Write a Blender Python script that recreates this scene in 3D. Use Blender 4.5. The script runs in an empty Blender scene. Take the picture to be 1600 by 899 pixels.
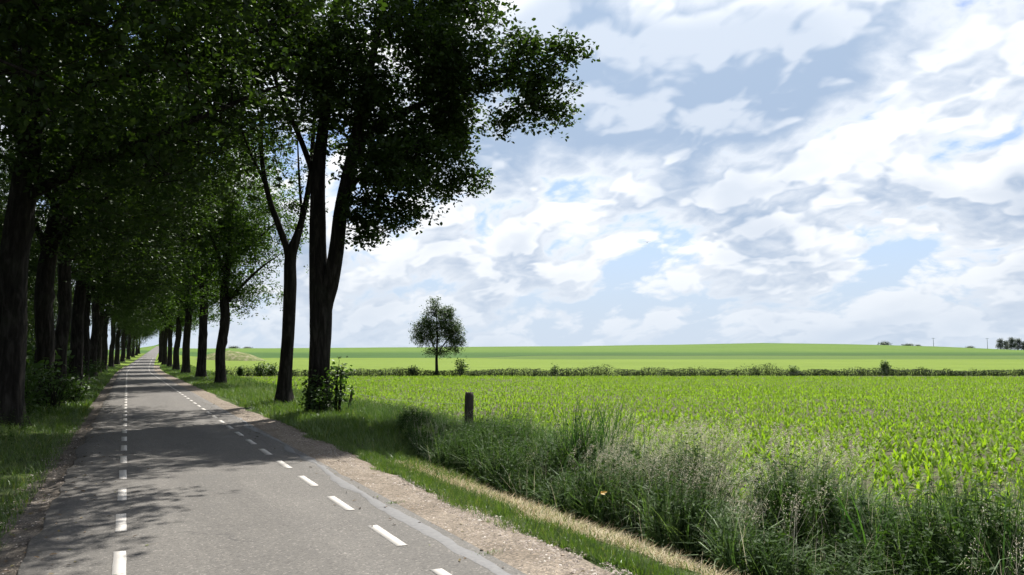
import bpy, math, random
import numpy as np
from mathutils import Vector

# ------------------------------------------------------------------ camera, sky, sun, exposure
scene = bpy.context.scene
COL = scene.collection
THETA = math.radians(25.7)            # camera axis, clockwise from the road (+Y)
PITCH = math.radians(4.98)
EYE = 1.72
FPX = 1244.0                          # focal length in units of a 1600 px wide frame
Fv = np.array([math.sin(THETA), math.cos(THETA), 0.0])
Rv = np.array([math.cos(THETA), -math.sin(THETA), 0.0])

cam_data = bpy.data.cameras.new('camera')
cam = bpy.data.objects.new('camera', cam_data)
COL.objects.link(cam)
cam.location = (0, 0, EYE)
cam.rotation_euler = (math.pi / 2 + PITCH, 0, -THETA)
cam_data.sensor_width = 36.0
cam_data.lens = 36.0 * FPX / 1600.0
cam_data.clip_start = 0.05
cam_data.clip_end = 12000
scene.camera = cam

SUN_AZ, SUN_EL = math.radians(36), math.radians(55)     # azimuth clockwise from +Y
sun_dir = Vector((math.sin(SUN_AZ) * math.cos(SUN_EL), math.cos(SUN_AZ) * math.cos(SUN_EL), math.sin(SUN_EL)))
sl = bpy.data.lights.new('sun', 'SUN')
sl.energy = 5.0
sl.angle = math.radians(0.53)
sl.color = (1.0, 0.955, 0.88)
so = bpy.data.objects.new('sun', sl)
so.rotation_euler = sun_dir.to_track_quat('Z', 'Y').to_euler()
so.location = (20, 20, 40)
COL.objects.link(so)

scene.view_settings.view_transform = 'Standard'
scene.view_settings.look = 'None'
scene.view_settings.exposure = 0.95
scene.view_settings.gamma = 1.0
scene.view_settings.use_curve_mapping = False
scene.render.engine = 'CYCLES'
scene.cycles.max_bounces = 6
scene.cycles.diffuse_bounces = 2
scene.cycles.glossy_bounces = 2
scene.cycles.transmission_bounces = 4
scene.cycles.use_denoising = True
scene.cycles.use_adaptive_sampling = True
scene.cycles.adaptive_threshold = 0.03


class NT:
    """small helper to write node trees"""
    def __init__(self, tree):
        self.t = tree
        tree.nodes.clear()

    def n(self, typ, **kw):
        nd = self.t.nodes.new(typ)
        for k, v in kw.items():
            setattr(nd, k, v)
        return nd

    def put(self, sock, v):
        if v is None:
            return
        if isinstance(v, bpy.types.NodeSocket):
            self.t.links.new(v, sock)
        elif hasattr(sock.default_value, '__len__') and not hasattr(v, '__len__'):
            sock.default_value = [v] * len(sock.default_value)
        elif hasattr(v, '__len__') and len(v) == 3 and len(sock.default_value) == 4:
            sock.default_value = (*v, 1.0)
        else:
            sock.default_value = v

    def m(self, op, a, b=None, c=None, clamp=False):
        nd = self.n('ShaderNodeMath', operation=op, use_clamp=clamp)
        for i, v in enumerate((a, b, c)):
            self.put(nd.inputs[i], v)
        return nd.outputs[0]

    def vm(self, op, a, b=None, s=None):
        nd = self.n('ShaderNodeVectorMath', operation=op)
        self.put(nd.inputs[0], a)
        self.put(nd.inputs[1], b)
        if s is not None:
            self.put(nd.inputs['Scale'], s)
        return nd.outputs['Value'] if op in ('DOT_PRODUCT', 'LENGTH', 'DISTANCE') else nd.outputs[0]

    def sep(self, v):
        nd = self.n('ShaderNodeSeparateXYZ')
        self.put(nd.inputs[0], v)
        return nd.outputs

    def comb(self, x, y, z=0.0):
        nd = self.n('ShaderNodeCombineXYZ')
        for i, v in enumerate((x, y, z)):
            self.put(nd.inputs[i], v)
        return nd.outputs[0]

    def mix(self, f, a, b, blend='MIX'):
        nd = self.n('ShaderNodeMix', data_type='RGBA', blend_type=blend)
        self.put(nd.inputs[0], f)
        self.put(nd.inputs[6], a)
        self.put(nd.inputs[7], b)
        return nd.outputs[2]

    def step(self, v, lo, hi, smooth=True, a=0.0, b=1.0):
        nd = self.n('ShaderNodeMapRange', interpolation_type='SMOOTHSTEP' if smooth else 'LINEAR')
        for i, x in enumerate((v, lo, hi, a, b)):
            self.put(nd.inputs[i], x)
        return nd.outputs[0]

    def noise(self, vec, scale, detail=4, rough=0.5, dist=0.0, lac=2.0, col=False):
        nd = self.n('ShaderNodeTexNoise')
        self.put(nd.inputs['Vector'], vec)
        for k, v in (('Scale', scale), ('Detail', detail), ('Roughness', rough), ('Distortion', dist), ('Lacunarity', lac)):
            self.put(nd.inputs[k], v)
        return nd.outputs[1 if col else 0]

    def ramp(self, f, stops):
        nd = self.n('ShaderNodeValToRGB')
        el = nd.color_ramp.elements
        while len(el) < len(stops):
            el.new(0.5)
        for e, (p, c) in zip(el, stops):
            e.position = p
            e.color = (*c, 1.0)
        self.put(nd.inputs[0], f)
        return nd.outputs[0]


SKY_OFF = (47.2, 8.4)
SKY_BLOBS = ((1290, 115, 0.34, 0.16, 0.22), (1030, 125, 0.26, 0.11, 0.20), (1010, 262, 0.05, 0.05, -0.03), (1130, 270, 0.07, 0.07, 0.06),
             (1590, 185, 0.14, 0.12, -0.13), (1090, 330, 0.24, 0.17, 0.08), (740, 370, 0.34, 0.30, 0.06),
             (1500, 330, 0.28, 0.22, 0.08), (560, 420, 0.1, 0.2, -0.05))


def build_world():
    w = bpy.data.worlds.new('World')
    scene.world = w
    w.use_nodes = True
    w.cycles.sampling_method = 'MANUAL'
    w.cycles.sample_map_resolution = 256
    T = NT(w.node_tree)
    out = T.n('ShaderNodeOutputWorld')
    sky = T.n('ShaderNodeTexSky', sky_type='NISHITA')
    sky.sun_disc = False
    sky.sun_elevation = SUN_EL
    sky.sun_rotation = SUN_AZ
    sky.air_density = 1.0
    sky.dust_density = 0.6
    sky.ozone_density = 2.0
    tc = T.n('ShaderNodeTexCoord')
    rot = T.n('ShaderNodeVectorRotate', rotation_type='Z_AXIS')
    T.put(rot.inputs['Vector'], tc.outputs['Generated'])
    rot.inputs['Angle'].default_value = THETA
    x, y, z = T.sep(rot.outputs[0])
    zc = T.m('MAXIMUM', z, 0.0)
    H0 = 0.46
    zz = T.m('ADD', zc, H0)
    u = T.m('DIVIDE', x, zz)
    v = T.m('DIVIDE', y, zz)
    # cloud layer: broken cumulus on a high plane
    p = T.comb(u, v, 0.0)

    def uv_of(px, py):
        dx, dy = (px - 800) / FPX, (449.5 - py) / FPX
        d = np.array([dx, math.cos(PITCH) - dy * math.sin(PITCH), math.sin(PITCH) + dy * math.cos(PITCH)])
        d /= np.linalg.norm(d)
        q = max(d[2], 0) + H0
        return d[0] / q, d[1] / q

    warp = T.vm('SUBTRACT', T.noise(p, 5.0, 3, 0.55, col=True), (0.5, 0.5, 0.5))
    pw = T.vm('ADD', T.comb(T.m('ADD', T.m('MULTIPLY', u, 0.95), T.m('MULTIPLY', v, 0.25)), T.m('MULTIPLY', v, 0.92), 0.0), T.vm('SCALE', warp, s=0.10))
    off = (SKY_OFF[0], SKY_OFF[1], 0.0)

    def puffs(q):
        """cauliflower lumps"""
        nd = T.n('ShaderNodeTexVoronoi', feature='F1', voronoi_dimensions='2D')
        T.put(nd.inputs['Vector'], q)
        for k_, v_ in (('Scale', 9.0), ('Detail', 2.0), ('Roughness', 0.55), ('Lacunarity', 2.3), ('Smoothness', 0.35)):
            if k_ in nd.inputs and nd.inputs[k_].enabled:
                nd.inputs[k_].default_value = v_
        return T.m('SUBTRACT', 0.42, nd.outputs['Distance'])

    up = T.vm('SCALE', pw, s=0.955)             # the same clouds a little higher up
    lo0 = T.noise(T.vm('ADD', pw, off), 3.1, 2.5, 0.5)
    lo1 = T.noise(T.vm('ADD', up, off), 3.1, 2.5, 0.5)
    pf0, pf1 = puffs(pw), puffs(up)
    fine = T.noise(T.vm('ADD', pw, (9.1, 4.2, 2.0)), 11.0, 5, 0.66)
    fc = T.m('SUBTRACT', fine, 0.5)
    # broad weather: where the sheet is thick and where it breaks open
    bias = None
    for (px, py, su, sv, amp) in SKY_BLOBS:
        u0, v0 = uv_of(px, py)
        gu = T.m('POWER', T.m('DIVIDE', T.m('SUBTRACT', u, u0), su), 2.0)
        gv = T.m('POWER', T.m('DIVIDE', T.m('SUBTRACT', v, v0), sv), 2.0)
        g = T.m('MULTIPLY', T.m('EXPONENT', T.m('MULTIPLY', T.m('ADD', gu, gv), -1.0)), amp)
        bias = g if bias is None else T.m('ADD', bias, g)
    body = T.m('ADD', T.m('ADD', lo0, bias), 0.06)
    lump = T.m('ADD', T.m('MULTIPLY', pf0, 0.20), T.m('MULTIPLY', fc, 0.40))
    dens = T.m('ADD', body, lump)
    cover = T.step(dens, 0.37, 0.49)
    thick = T.step(T.m('ADD', body, T.m('MULTIPLY', lump, 0.70)), 0.38, 0.72)
    thick = T.m('POWER', thick, 0.8)
    rise = T.m('ADD', T.m('SUBTRACT', lo0, lo1), T.m('MULTIPLY', T.m('SUBTRACT', pf0, pf1), 0.22))
    top = T.step(T.m('ADD', rise, T.m('MULTIPLY', fc, 0.11)), -0.04, 0.085)
    core = T.step(body, 0.54, 0.80, True, 0.9, 0.35)      # deep inside the bank little of the lit tops shows
    shade = T.m('MULTIPLY', thick, T.m('SUBTRACT', 1.0, T.m('MULTIPLY', top, core)), clamp=True)
    white = (0.73, 0.738, 0.745)
    grey = (0.265, 0.34, 0.455)
    ccol = T.mix(shade, white, grey)
    # cloud nearer the sun is lit through
    sd = T.vm('DOT_PRODUCT', tc.outputs['Generated'], tuple(sun_dir))
    ccol = T.vm('SCALE', ccol, s=T.step(sd, 0.3, 1.0, True, 0.94, 1.3))
    skyc = T.vm('MULTIPLY', sky.outputs[0], (0.094, 0.094, 0.104))
    skyc = T.mix(T.step(z, 0.0, 0.30, True, 0.85, 0.12), skyc, (0.40, 0.50, 0.64))
    col = T.mix(cover, skyc, ccol)
    # pale air low over the horizon
    low = T.step(z, -0.02, 0.17, True, 0.80, 0.0)
    col = T.mix(low, col, (0.475, 0.545, 0.64))
    bg = T.n('ShaderNodeBackground')
    T.put(bg.inputs[0], col)
    bg.inputs[1].default_value = 0.715
    T.t.links.new(bg.outputs[0], out.inputs[0])


build_world()

# ------------------------------------------------------------------ helpers
rng = np.random.default_rng(7)
random.seed(7)


def at(px, d, z=0.0):
    """world point seen in image column px (of 1600) at depth d in front of the camera"""
    b = (px - 800.0) / FPX * d
    q = Rv * b + Fv * d
    return np.array([q[0], q[1], z])


def tag(o, label=None, cat=None, group=None, kind=None):
    for k, v in (('label', label), ('category', cat), ('group', group), ('kind', kind)):
        if v:
            o[k] = v
    return o


def empty(name, loc=(0, 0, 0), rz=0.0):
    o = bpy.data.objects.new(name, None)
    o.location = [float(c) for c in loc]
    o.rotation_euler = (0, 0, rz)
    o.empty_display_size = 0.2
    COL.objects.link(o)
    return o


def mesh(name, V, faces, mat, var=None, smooth=False):
    """faces: list of int arrays (k,3) or (k,4); var: one float per face, same order"""
    me = bpy.data.meshes.new(name)
    V = np.asarray(V, dtype=np.float32)
    faces = [np.asarray(f, dtype=np.int32) for f in faces if len(f)]
    me.vertices.add(len(V))
    me.vertices.foreach_set('co', V.ravel())
    nl = sum(f.size for f in faces)
    nf = sum(len(f) for f in faces)
    me.loops.add(nl)
    me.loops.foreach_set('vertex_index', np.concatenate([f.ravel() for f in faces]))
    me.polygons.add(nf)
    tot = np.concatenate([np.full(len(f), f.shape[1], dtype=np.int32) for f in faces])
    start = np.concatenate([[0], np.cumsum(tot)[:-1]]).astype(np.int32)
    me.polygons.foreach_set('loop_start', start)
    me.update(calc_edges=True)
    if smooth:
        me.polygons.foreach_set('use_smooth', np.ones(nf, dtype=bool))
    if var is not None:
        a = me.attributes.new('tone', 'FLOAT', 'FACE')
        a.data.foreach_set('value', np.asarray(var, dtype=np.float32))
    if mat is not None:
        me.materials.append(mat)
    return me


def link(name, me, parent=None, loc=(0, 0, 0), rz=0.0):
    o = bpy.data.objects.new(name, me)
    o.location = [float(c) for c in loc]
    o.rotation_euler = (0, 0, rz)
    o.parent = parent
    COL.objects.link(o)
    return o


class Soup:
    """collects vertices and faces from several builders into one mesh"""
    def __init__(self):
        self.v, self.q, self.t, self.vq, self.vt, self.n = [], [], [], [], [], 0

    def add(self, V, quads=None, tris=None, vq=None, vt=None):
        self.v.append(V)
        if quads is not None and len(quads):
            self.q.append(quads + self.n)
            self.vq.append(vq if vq is not None else np.zeros(len(quads)))
        if tris is not None and len(tris):
            self.t.append(tris + self.n)
            self.vt.append(vt if vt is not None else np.zeros(len(tris)))
        self.n += len(V)

    def mesh(self, name, mat, smooth=False):
        fs, vs = [], []
        if self.q:
            fs.append(np.concatenate(self.q)); vs.append(np.concatenate(self.vq))
        if self.t:
            fs.append(np.concatenate(self.t)); vs.append(np.concatenate(self.vt))
        return mesh(name, np.concatenate(self.v), fs, mat, np.concatenate(vs), smooth)


def norm(a):
    return a / np.maximum(np.linalg.norm(a, axis=-1, keepdims=True), 1e-9)


_perm = np.random.default_rng(99).random((256, 256))


def vnoise(x, y):
    """smooth value noise, 0..1"""
    xi, yi = np.floor(x).astype(int), np.floor(y).astype(int)
    fx, fy = x - xi, y - yi
    fx, fy = fx * fx * (3 - 2 * fx), fy * fy * (3 - 2 * fy)
    g = lambda i, j: _perm[i % 256, j % 256]
    return (g(xi, yi) * (1 - fx) + g(xi + 1, yi) * fx) * (1 - fy) + (g(xi, yi + 1) * (1 - fx) + g(xi + 1, yi + 1) * fx) * fy


def fbm(x, y):
    return 0.55 * vnoise(x, y) + 0.3 * vnoise(x * 2.1 + 5, y * 2.1 + 9) + 0.15 * vnoise(x * 4.3 + 1, y * 4.3 + 7)


def sstep(x, a, b):
    t = np.clip((x - a) / (b - a), 0, 1)
    return t * t * (3 - 2 * t)


def strips(S, base, az, length, width, lean, curl, nseg=2, prof=None, tone=None, twist=0.0):
    """curved blades: base (N,3); az direction they lean to; lean/curl in radians from vertical"""
    N = len(base)
    if N == 0:
        return
    bc = lambda a: np.broadcast_to(np.asarray(a, float), (N,))
    az, length, width, lean, curl = map(bc, (az, length, width, lean, curl))
    d = np.stack([np.cos(az), np.sin(az), np.zeros(N)], 1)
    sa = az + np.pi / 2 + bc(twist)
    s = np.stack([np.cos(sa), np.sin(sa), np.zeros(N)], 1)
    if prof is None:
        prof = [1.0, 0.8, 0.5, 0.3][:nseg] if nseg > 1 else [1.0]
    p = np.asarray(base, float).copy()
    rows = []
    for k in range(nseg):
        w = (width * prof[k] * 0.5)[:, None]
        rows += [p - s * w, p + s * w]
        ph = lean + curl * (k + 0.5) / nseg
        st = (length / nseg)[:, None]
        p = p + st * (d * np.sin(ph)[:, None] + np.array([0, 0, 1.0]) * np.cos(ph)[:, None])
    rows.append(p)
    m = 2 * nseg + 1
    V = np.stack(rows, 1).reshape(-1, 3)
    o = (np.arange(N) * m)[:, None]
    q = [o + np.array([[2 * k, 2 * k + 1, 2 * k + 3, 2 * k + 2]]) for k in range(nseg - 1)]
    t = o + np.array([[2 * nseg - 2, 2 * nseg - 1, 2 * nseg]])
    tn = bc(rng.random(N) if tone is None else tone)
    S.add(V, np.concatenate(q) if q else None, t, np.tile(tn, len(q)) if q else None, tn)


def leaves(S, pos, dirv, up, ln, wd, fold=0.25, tone=None, lobed=True):
    """flat folded leaves from pos along dirv"""
    N = len(pos)
    if N == 0:
        return
    ln = np.broadcast_to(np.asarray(ln, float), (N,))[:, None]
    wd = np.broadcast_to(np.asarray(wd, float), (N,))[:, None]
    dirv = norm(dirv)
    side = norm(np.cross(dirv, up))
    nrm = np.cross(side, dirv)
    tn = rng.random(N) if tone is None else tone
    if lobed:
        pts = [(0, 0), (0.38, 0.5), (0.78, 0.36), (1, 0), (0.72, -0.4), (0.34, -0.46)]
        rows = [pos + dirv * ln * a + side * wd * b + nrm * wd * abs(b) * fold for a, b in pts]
        V = np.stack(rows, 1).reshape(-1, 3)
        o = (np.arange(N) * 6)[:, None]
        S.add(V, np.concatenate([o + np.array([[0, 1, 2, 3]]), o + np.array([[0, 3, 4, 5]])]), None, np.tile(tn, 2))
    else:
        pts = [(0, 0), (0.45, 0.5), (1, 0), (0.45, -0.5)]
        rows = [pos + dirv * ln * a + side * wd * b + nrm * wd * abs(b) * fold for a, b in pts]
        V = np.stack(rows, 1).reshape(-1, 3)
        o = (np.arange(N) * 4)[:, None]
        S.add(V, None, np.concatenate([o + np.array([[0, 1, 2]]), o + np.array([[0, 2, 3]])]), None, np.tile(tn, 2))


def rand_dirs(N, zlo=-1.0, zhi=1.0):
    z = rng.uniform(zlo, zhi, N)
    a = rng.uniform(0, 2 * np.pi, N)
    r = np.sqrt(np.maximum(0, 1 - z * z))
    return np.stack([r * np.cos(a), r * np.sin(a), z], 1)


# ------------------------------------------------------------------ materials
def mat(name):
    m = bpy.data.materials.new(name)
    m.use_nodes = True
    return m, NT(m.node_tree)


def finish(T, shader):
    o = T.n('ShaderNodeOutputMaterial')
    T.t.links.new(shader, o.inputs[0])


def principled(T, col, rough=0.8, bump=None, strength=0.3, dist=0.02, spec=0.3):
    b = T.n('ShaderNodeBsdfPrincipled')
    T.put(b.inputs['Base Color'], col)
    T.put(b.inputs['Roughness'], rough)
    b.inputs['Specular IOR Level'].default_value = spec
    if bump is not None:
        bp = T.n('ShaderNodeBump')
        bp.inputs['Strength'].default_value = strength
        bp.inputs['Distance'].default_value = dist
        T.put(bp.inputs['Height'], bump)
        T.t.links.new(bp.outputs[0], b.inputs['Normal'])
    return b.outputs[0]


def leaf_mat(name, stops, trans=0.45, tcol=(1.5, 1.6, 0.6), gloss=0.12, rough=0.45, patch=0.0):
    """blade or leaf: reflects, lets light through, a little sheen"""
    m, T = mat(name)
    a = T.n('ShaderNodeAttribute', attribute_name='tone')
    f = a.outputs['Fac']
    geo = T.n('ShaderNodeNewGeometry')
    if patch:
        pn = T.noise(geo.outputs['Position'], 0.35, 3, 0.55)
        f = T.m('ADD', f, T.m('MULTIPLY', T.m('SUBTRACT', pn, 0.5), patch), clamp=True)
    c = T.ramp(f, stops)
    d = T.n('ShaderNodeBsdfDiffuse'); T.put(d.inputs[0], c)
    tr = T.n('ShaderNodeBsdfTranslucent')
    T.put(tr.inputs[0], T.vm('MULTIPLY', c, tcol))
    mx = T.n('ShaderNodeMixShader'); mx.inputs[0].default_value = trans
    T.t.links.new(d.outputs[0], mx.inputs[1]); T.t.links.new(tr.outputs[0], mx.inputs[2])
    g = T.n('ShaderNodeBsdfGlossy'); g.inputs['Roughness'].default_value = rough
    T.put(g.inputs[0], (0.8, 0.85, 0.8))
    fr = T.n('ShaderNodeLayerWeight'); fr.inputs[0].default_value = 0.25
    mx2 = T.n('ShaderNodeMixShader')
    T.put(mx2.inputs[0], T.m('MULTIPLY', T.m('ADD', fr.outputs['Facing'], 0.25), gloss))
    T.t.links.new(mx.outputs[0], mx2.inputs[1]); T.t.links.new(g.outputs[0], mx2.inputs[2])
    finish(T, mx2.outputs[0])
    return m


M = {}
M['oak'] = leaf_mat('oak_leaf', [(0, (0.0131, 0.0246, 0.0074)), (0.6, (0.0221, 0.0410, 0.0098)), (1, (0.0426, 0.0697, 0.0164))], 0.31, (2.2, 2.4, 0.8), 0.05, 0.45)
M['oak_sunlit'] = leaf_mat('sunlit_oak_leaf', [(0, (0.0177, 0.0332, 0.0100)), (0.6, (0.0298, 0.0554, 0.0132)), (1, (0.0575, 0.0941, 0.0221))], 0.46, (2.3, 2.6, 0.7), 0.05, 0.45)  # oak leaf again, brightened: sunlight on the field-side crowns put into the colour
M['birch'] = leaf_mat('pale_leaf', [(0, (0.024, 0.044, 0.014)), (1, (0.056, 0.088, 0.028))], 0.32, (1.4, 1.6, 0.8), 0.10, 0.5)
M['shrub'] = leaf_mat('shrub_leaf', [(0, (0.018, 0.036, 0.011)), (1, (0.048, 0.085, 0.020))], 0.35, (1.7, 2.0, 0.6), 0.07, 0.45)
M['grass'] = leaf_mat('verge_grass', [(0, (0.0458, 0.0836, 0.0132)), (0.55, (0.0722, 0.1214, 0.0194)), (0.85, (0.1100, 0.1496, 0.0334)), (1, (0.2112, 0.1936, 0.0880))], 0.42, (1.4, 1.6, 0.6), 0.12, 0.45, 0.35)
M['wild'] = leaf_mat('wild_grass', [(0, (0.0389, 0.0751, 0.0233)), (0.6, (0.0674, 0.1231, 0.0389)), (1, (0.1296, 0.1814, 0.0713))], 0.34, (1.4, 1.6, 0.7), 0.05, 0.5, 0.3)
M['forb'] = leaf_mat('weed_leaf', [(0, (0.018, 0.036, 0.011)), (1, (0.046, 0.082, 0.022))], 0.32, (1.5, 1.7, 0.6), 0.015, 0.5)
M['reed'] = leaf_mat('reed_leaf', [(0, (0.0270, 0.0675, 0.0162)), (1, (0.0675, 0.1350, 0.0315))], 0.38, (1.4, 1.7, 0.6), 0.08, 0.45)
M['seed'] = leaf_mat('seed_head', [(0, (0.32, 0.29, 0.21)), (1, (0.54, 0.51, 0.40))], 0.4, (1.1, 1.1, 1.0), 0.1, 0.6)
M['straw'] = leaf_mat('dry_straw', [(0, (0.24, 0.17, 0.085)), (0.7, (0.40, 0.31, 0.17)), (1, (0.30, 0.30, 0.10))], 0.25, (1.1, 1.05, 0.9), 0.1, 0.6)
M['maize'] = leaf_mat('maize_leaf', [(0, (0.1123, 0.1919, 0.0168)), (0.6, (0.1638, 0.2668, 0.0234)), (1, (0.2293, 0.3182, 0.0374))], 0.50, (1.4, 1.5, 0.5), 0.035, 0.5, 0.25)
M['farleaf'] = leaf_mat('hazy_distant_leaf', [(0, (0.0360, 0.0504, 0.0396)), (1, (0.0675, 0.0855, 0.0630))], 0.3, (1.3, 1.4, 0.9), 0.1, 0.5)  # distance haze put into the leaf colour: paler and bluer
M['hedge'] = leaf_mat('hedge_leaf', [(0, (0.010, 0.018, 0.008)), (1, (0.030, 0.044, 0.018))], 0.15, (1.3, 1.5, 0.7), 0.02, 0.5)
M['yellow'] = leaf_mat('yellow_leaf', [(0, (0.60, 0.34, 0.05)), (1, (0.62, 0.36, 0.06))], 0.4, (1.2, 1.1, 0.5), 0.1, 0.5)


def bark_mat():
    m, T = mat('oak_bark')
    tc = T.n('ShaderNodeTexCoord')
    v = T.vm('MULTIPLY', tc.outputs['Object'], (9.0, 9.0, 1.6))
    w = T.noise(v, 1.0, 6, 0.62, 0.6)
    fine = T.noise(tc.outputs['Object'], 30.0, 4, 0.6)
    moss = T.step(T.noise(tc.outputs['Object'], 0.9, 4, 0.6), 0.5, 0.68)
    c = T.ramp(w, [(0.3, (0.005, 0.0045, 0.004)), (0.5, (0.016, 0.014, 0.012)), (0.72, (0.042, 0.038, 0.033))])
    c = T.mix(T.m('MULTIPLY', moss, 0.35), c, (0.020, 0.024, 0.014))
    h = T.m('ADD', w, T.m('MULTIPLY', fine, 0.25))
    finish(T, principled(T, c, 0.95, h, 0.9, 0.05, 0.1))
    return m


M['bark'] = bark_mat()


def wood_mat():
    m, T = mat('weathered_wood')
    tc = T.n('ShaderNodeTexCoord')
    v = T.vm('MULTIPLY', tc.outputs['Object'], (40.0, 40.0, 3.0))
    w = T.noise(v, 1.0, 5, 0.6, 0.8)
    c = T.ramp(w, [(0.3, (0.02, 0.017, 0.014)), (0.6, (0.055, 0.047, 0.038)), (0.8, (0.11, 0.097, 0.08))])
    finish(T, principled(T, c, 0.9, w, 0.6, 0.012, 0.15))
    return m


M['wood'] = wood_mat()


def asphalt_mat():
    m, T = mat('asphalt')
    pos = T.n('ShaderNodeNewGeometry').outputs['Position']
    x, y, z = T.sep(pos)
    big = T.noise(pos, 0.9, 5, 0.6)
    lane = T.noise(T.vm('MULTIPLY', pos, (3.0, 0.25, 1.0)), 1.0, 4, 0.55)
    vor = T.n('ShaderNodeTexVoronoi'); T.put(vor.inputs['Vector'], pos); vor.inputs['Scale'].default_value = 62.0
    stone = T.sep(vor.outputs['Color'])[0]
    gr = T.noise(pos, 140.0, 3, 0.7)
    base = T.ramp(T.m('ADD', T.m('MULTIPLY', big, 0.5), T.m('MULTIPLY', lane, 0.5)),
                  [(0.3, (0.0792, 0.0739, 0.0678)), (0.7, (0.1109, 0.1038, 0.0942))])
    sp = T.ramp(stone, [(0.0, (0.62, 0.61, 0.60)), (0.35, (0.9, 0.9, 0.89)), (0.75, (1.03, 1.02, 1.0)), (0.93, (1.15, 1.13, 1.1)), (0.98, (1.8, 1.77, 1.74))])
    c = T.vm('MULTIPLY', base, sp)
    trk = T.m('ADD', T.m('POWER', T.m('ABSOLUTE', T.m('DIVIDE', T.m('SUBTRACT', x, 0.45), 0.32)), 2.0), 0.0)
    trk2 = T.m('POWER', T.m('ABSOLUTE', T.m('DIVIDE', T.m('SUBTRACT', x, 1.85), 0.32)), 2.0)
    worn = T.m('ADD', T.m('EXPONENT', T.m('MULTIPLY', trk, -1.0)), T.m('EXPONENT', T.m('MULTIPLY', trk2, -1.0)))
    c = T.vm('SCALE', c, s=T.m('ADD', 0.96, T.m('MULTIPLY', worn, 0.12)))
    vc = T.n('ShaderNodeTexVoronoi', feature='DISTANCE_TO_EDGE')
    T.put(vc.inputs['Vector'], T.vm('ADD', pos, T.vm('SCALE', T.noise(pos, 2.5, 4, 0.6, col=True), s=0.5)))
    vc.inputs['Scale'].default_value = 0.55
    crack = T.m('MULTIPLY', T.step(vc.outputs['Distance'], 0.002, 0.012, True, 1.0, 0.0), T.step(T.noise(pos, 0.35, 2, 0.5), 0.48, 0.6))
    c = T.mix(T.m('MULTIPLY', crack, 0.6), c, (0.04, 0.038, 0.036))
    # bitumen repairs: darker patches at random
    stain = T.step(T.noise(T.vm('ADD', pos, (31.0, 2.0, 0.0)), 0.55, 5, 0.65), 0.60, 0.72)
    c = T.mix(T.m('MULTIPLY', stain, 0.35), c, (0.075, 0.072, 0.068))
    h = T.m('ADD', T.m('MULTIPLY', vor.outputs['Distance'], -1.0), T.m('MULTIPLY', gr, 0.3))
    finish(T, principled(T, c, 0.82, h, 0.5, 0.006, 0.35))
    return m


M['asphalt'] = asphalt_mat()


def tar_mat():
    m, T = mat('bitumen')
    pos = T.n('ShaderNodeNewGeometry').outputs['Position']
    n = T.noise(pos, 18.0, 4, 0.6)
    c = T.ramp(n, [(0.3, (0.070, 0.070, 0.072)), (0.7, (0.115, 0.113, 0.112))])
    finish(T, principled(T, c, 0.6, n, 0.2, 0.005, 0.4))
    return m


M['tar'] = tar_mat()


def paint_mat():
    m, T = mat('road_paint')
    pos = T.n('ShaderNodeNewGeometry').outputs['Position']
    wear = T.step(T.m('ADD', T.m('MULTIPLY', T.noise(pos, 26.0, 5, 0.7), 0.75), T.m('MULTIPLY', T.noise(pos, 2.2, 3, 0.6), 0.25)), 0.54, 0.66)
    grime = T.noise(pos, 3.0, 4, 0.6)
    c = T.mix(grime, (0.4400, 0.4180, 0.3872), (0.3256, 0.3080, 0.2816))
    c = T.mix(T.m('MULTIPLY', wear, 0.7), c, (0.15, 0.145, 0.135))
    finish(T, principled(T, c, 0.7, T.noise(pos, 90.0, 3, 0.6), 0.3, 0.003, 0.3))
    return m


M['paint'] = paint_mat()


def gravel_mat(name, lo, hi, speck):
    m, T = mat(name)
    pos = T.n('ShaderNodeNewGeometry').outputs['Position']
    big = T.noise(pos, 1.3, 5, 0.6)
    vor = T.n('ShaderNodeTexVoronoi'); T.put(vor.inputs['Vector'], pos); vor.inputs['Scale'].default_value = 45.0
    s = T.sep(vor.outputs['Color'])[0]
    c = T.mix(T.step(big, 0.35, 0.65), lo, hi)
    c = T.vm('MULTIPLY', c, T.ramp(s, [(0, (0.55, 0.55, 0.55)), (0.6, (1, 1, 1)), (0.9, (1.25, 1.22, 1.2)), (1.0, (1.6, 1.55, 1.5))]))
    soil = T.step(T.noise(pos, 2.4, 5, 0.65), 0.55, 0.68)
    c = T.mix(T.m('MULTIPLY', soil, 0.5), c, speck)
    h = T.m('ADD', T.m('MULTIPLY', vor.outputs['Distance'], -0.8), T.noise(pos, 14.0, 5, 0.6))
    finish(T, principled(T, c, 0.95, h, 0.7, 0.015, 0.15))
    return m


M['gravel'] = gravel_mat('sandy_gravel', (0.1573, 0.1318, 0.1037), (0.2125, 0.1802, 0.1445), (0.0978, 0.0782, 0.0612))
M['dirt'] = gravel_mat('verge_dirt', (0.075, 0.064, 0.052), (0.120, 0.106, 0.090), (0.036, 0.030, 0.024))


def pebble_mat():
    m, T = mat('pebble')
    a = T.n('ShaderNodeAttribute', attribute_name='tone')
    c = T.ramp(a.outputs['Fac'], [(0, (0.09, 0.075, 0.065)), (0.5, (0.20, 0.165, 0.14)), (0.85, (0.29, 0.25, 0.215)), (1, (0.45, 0.42, 0.38))])
    finish(T, principled(T, c, 0.9))
    return m


M['pebble'] = pebble_mat()


def plain_mat(name, c, rough=0.8):
    m, T = mat(name)
    tc = T.n('ShaderNodeTexCoord')
    n = T.noise(tc.outputs['Object'], 6.0, 4, 0.6)
    cc = T.mix(n, tuple(0.75 * x for x in c), tuple(1.2 * x for x in c))
    finish(T, principled(T, cc, rough))
    return m


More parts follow.
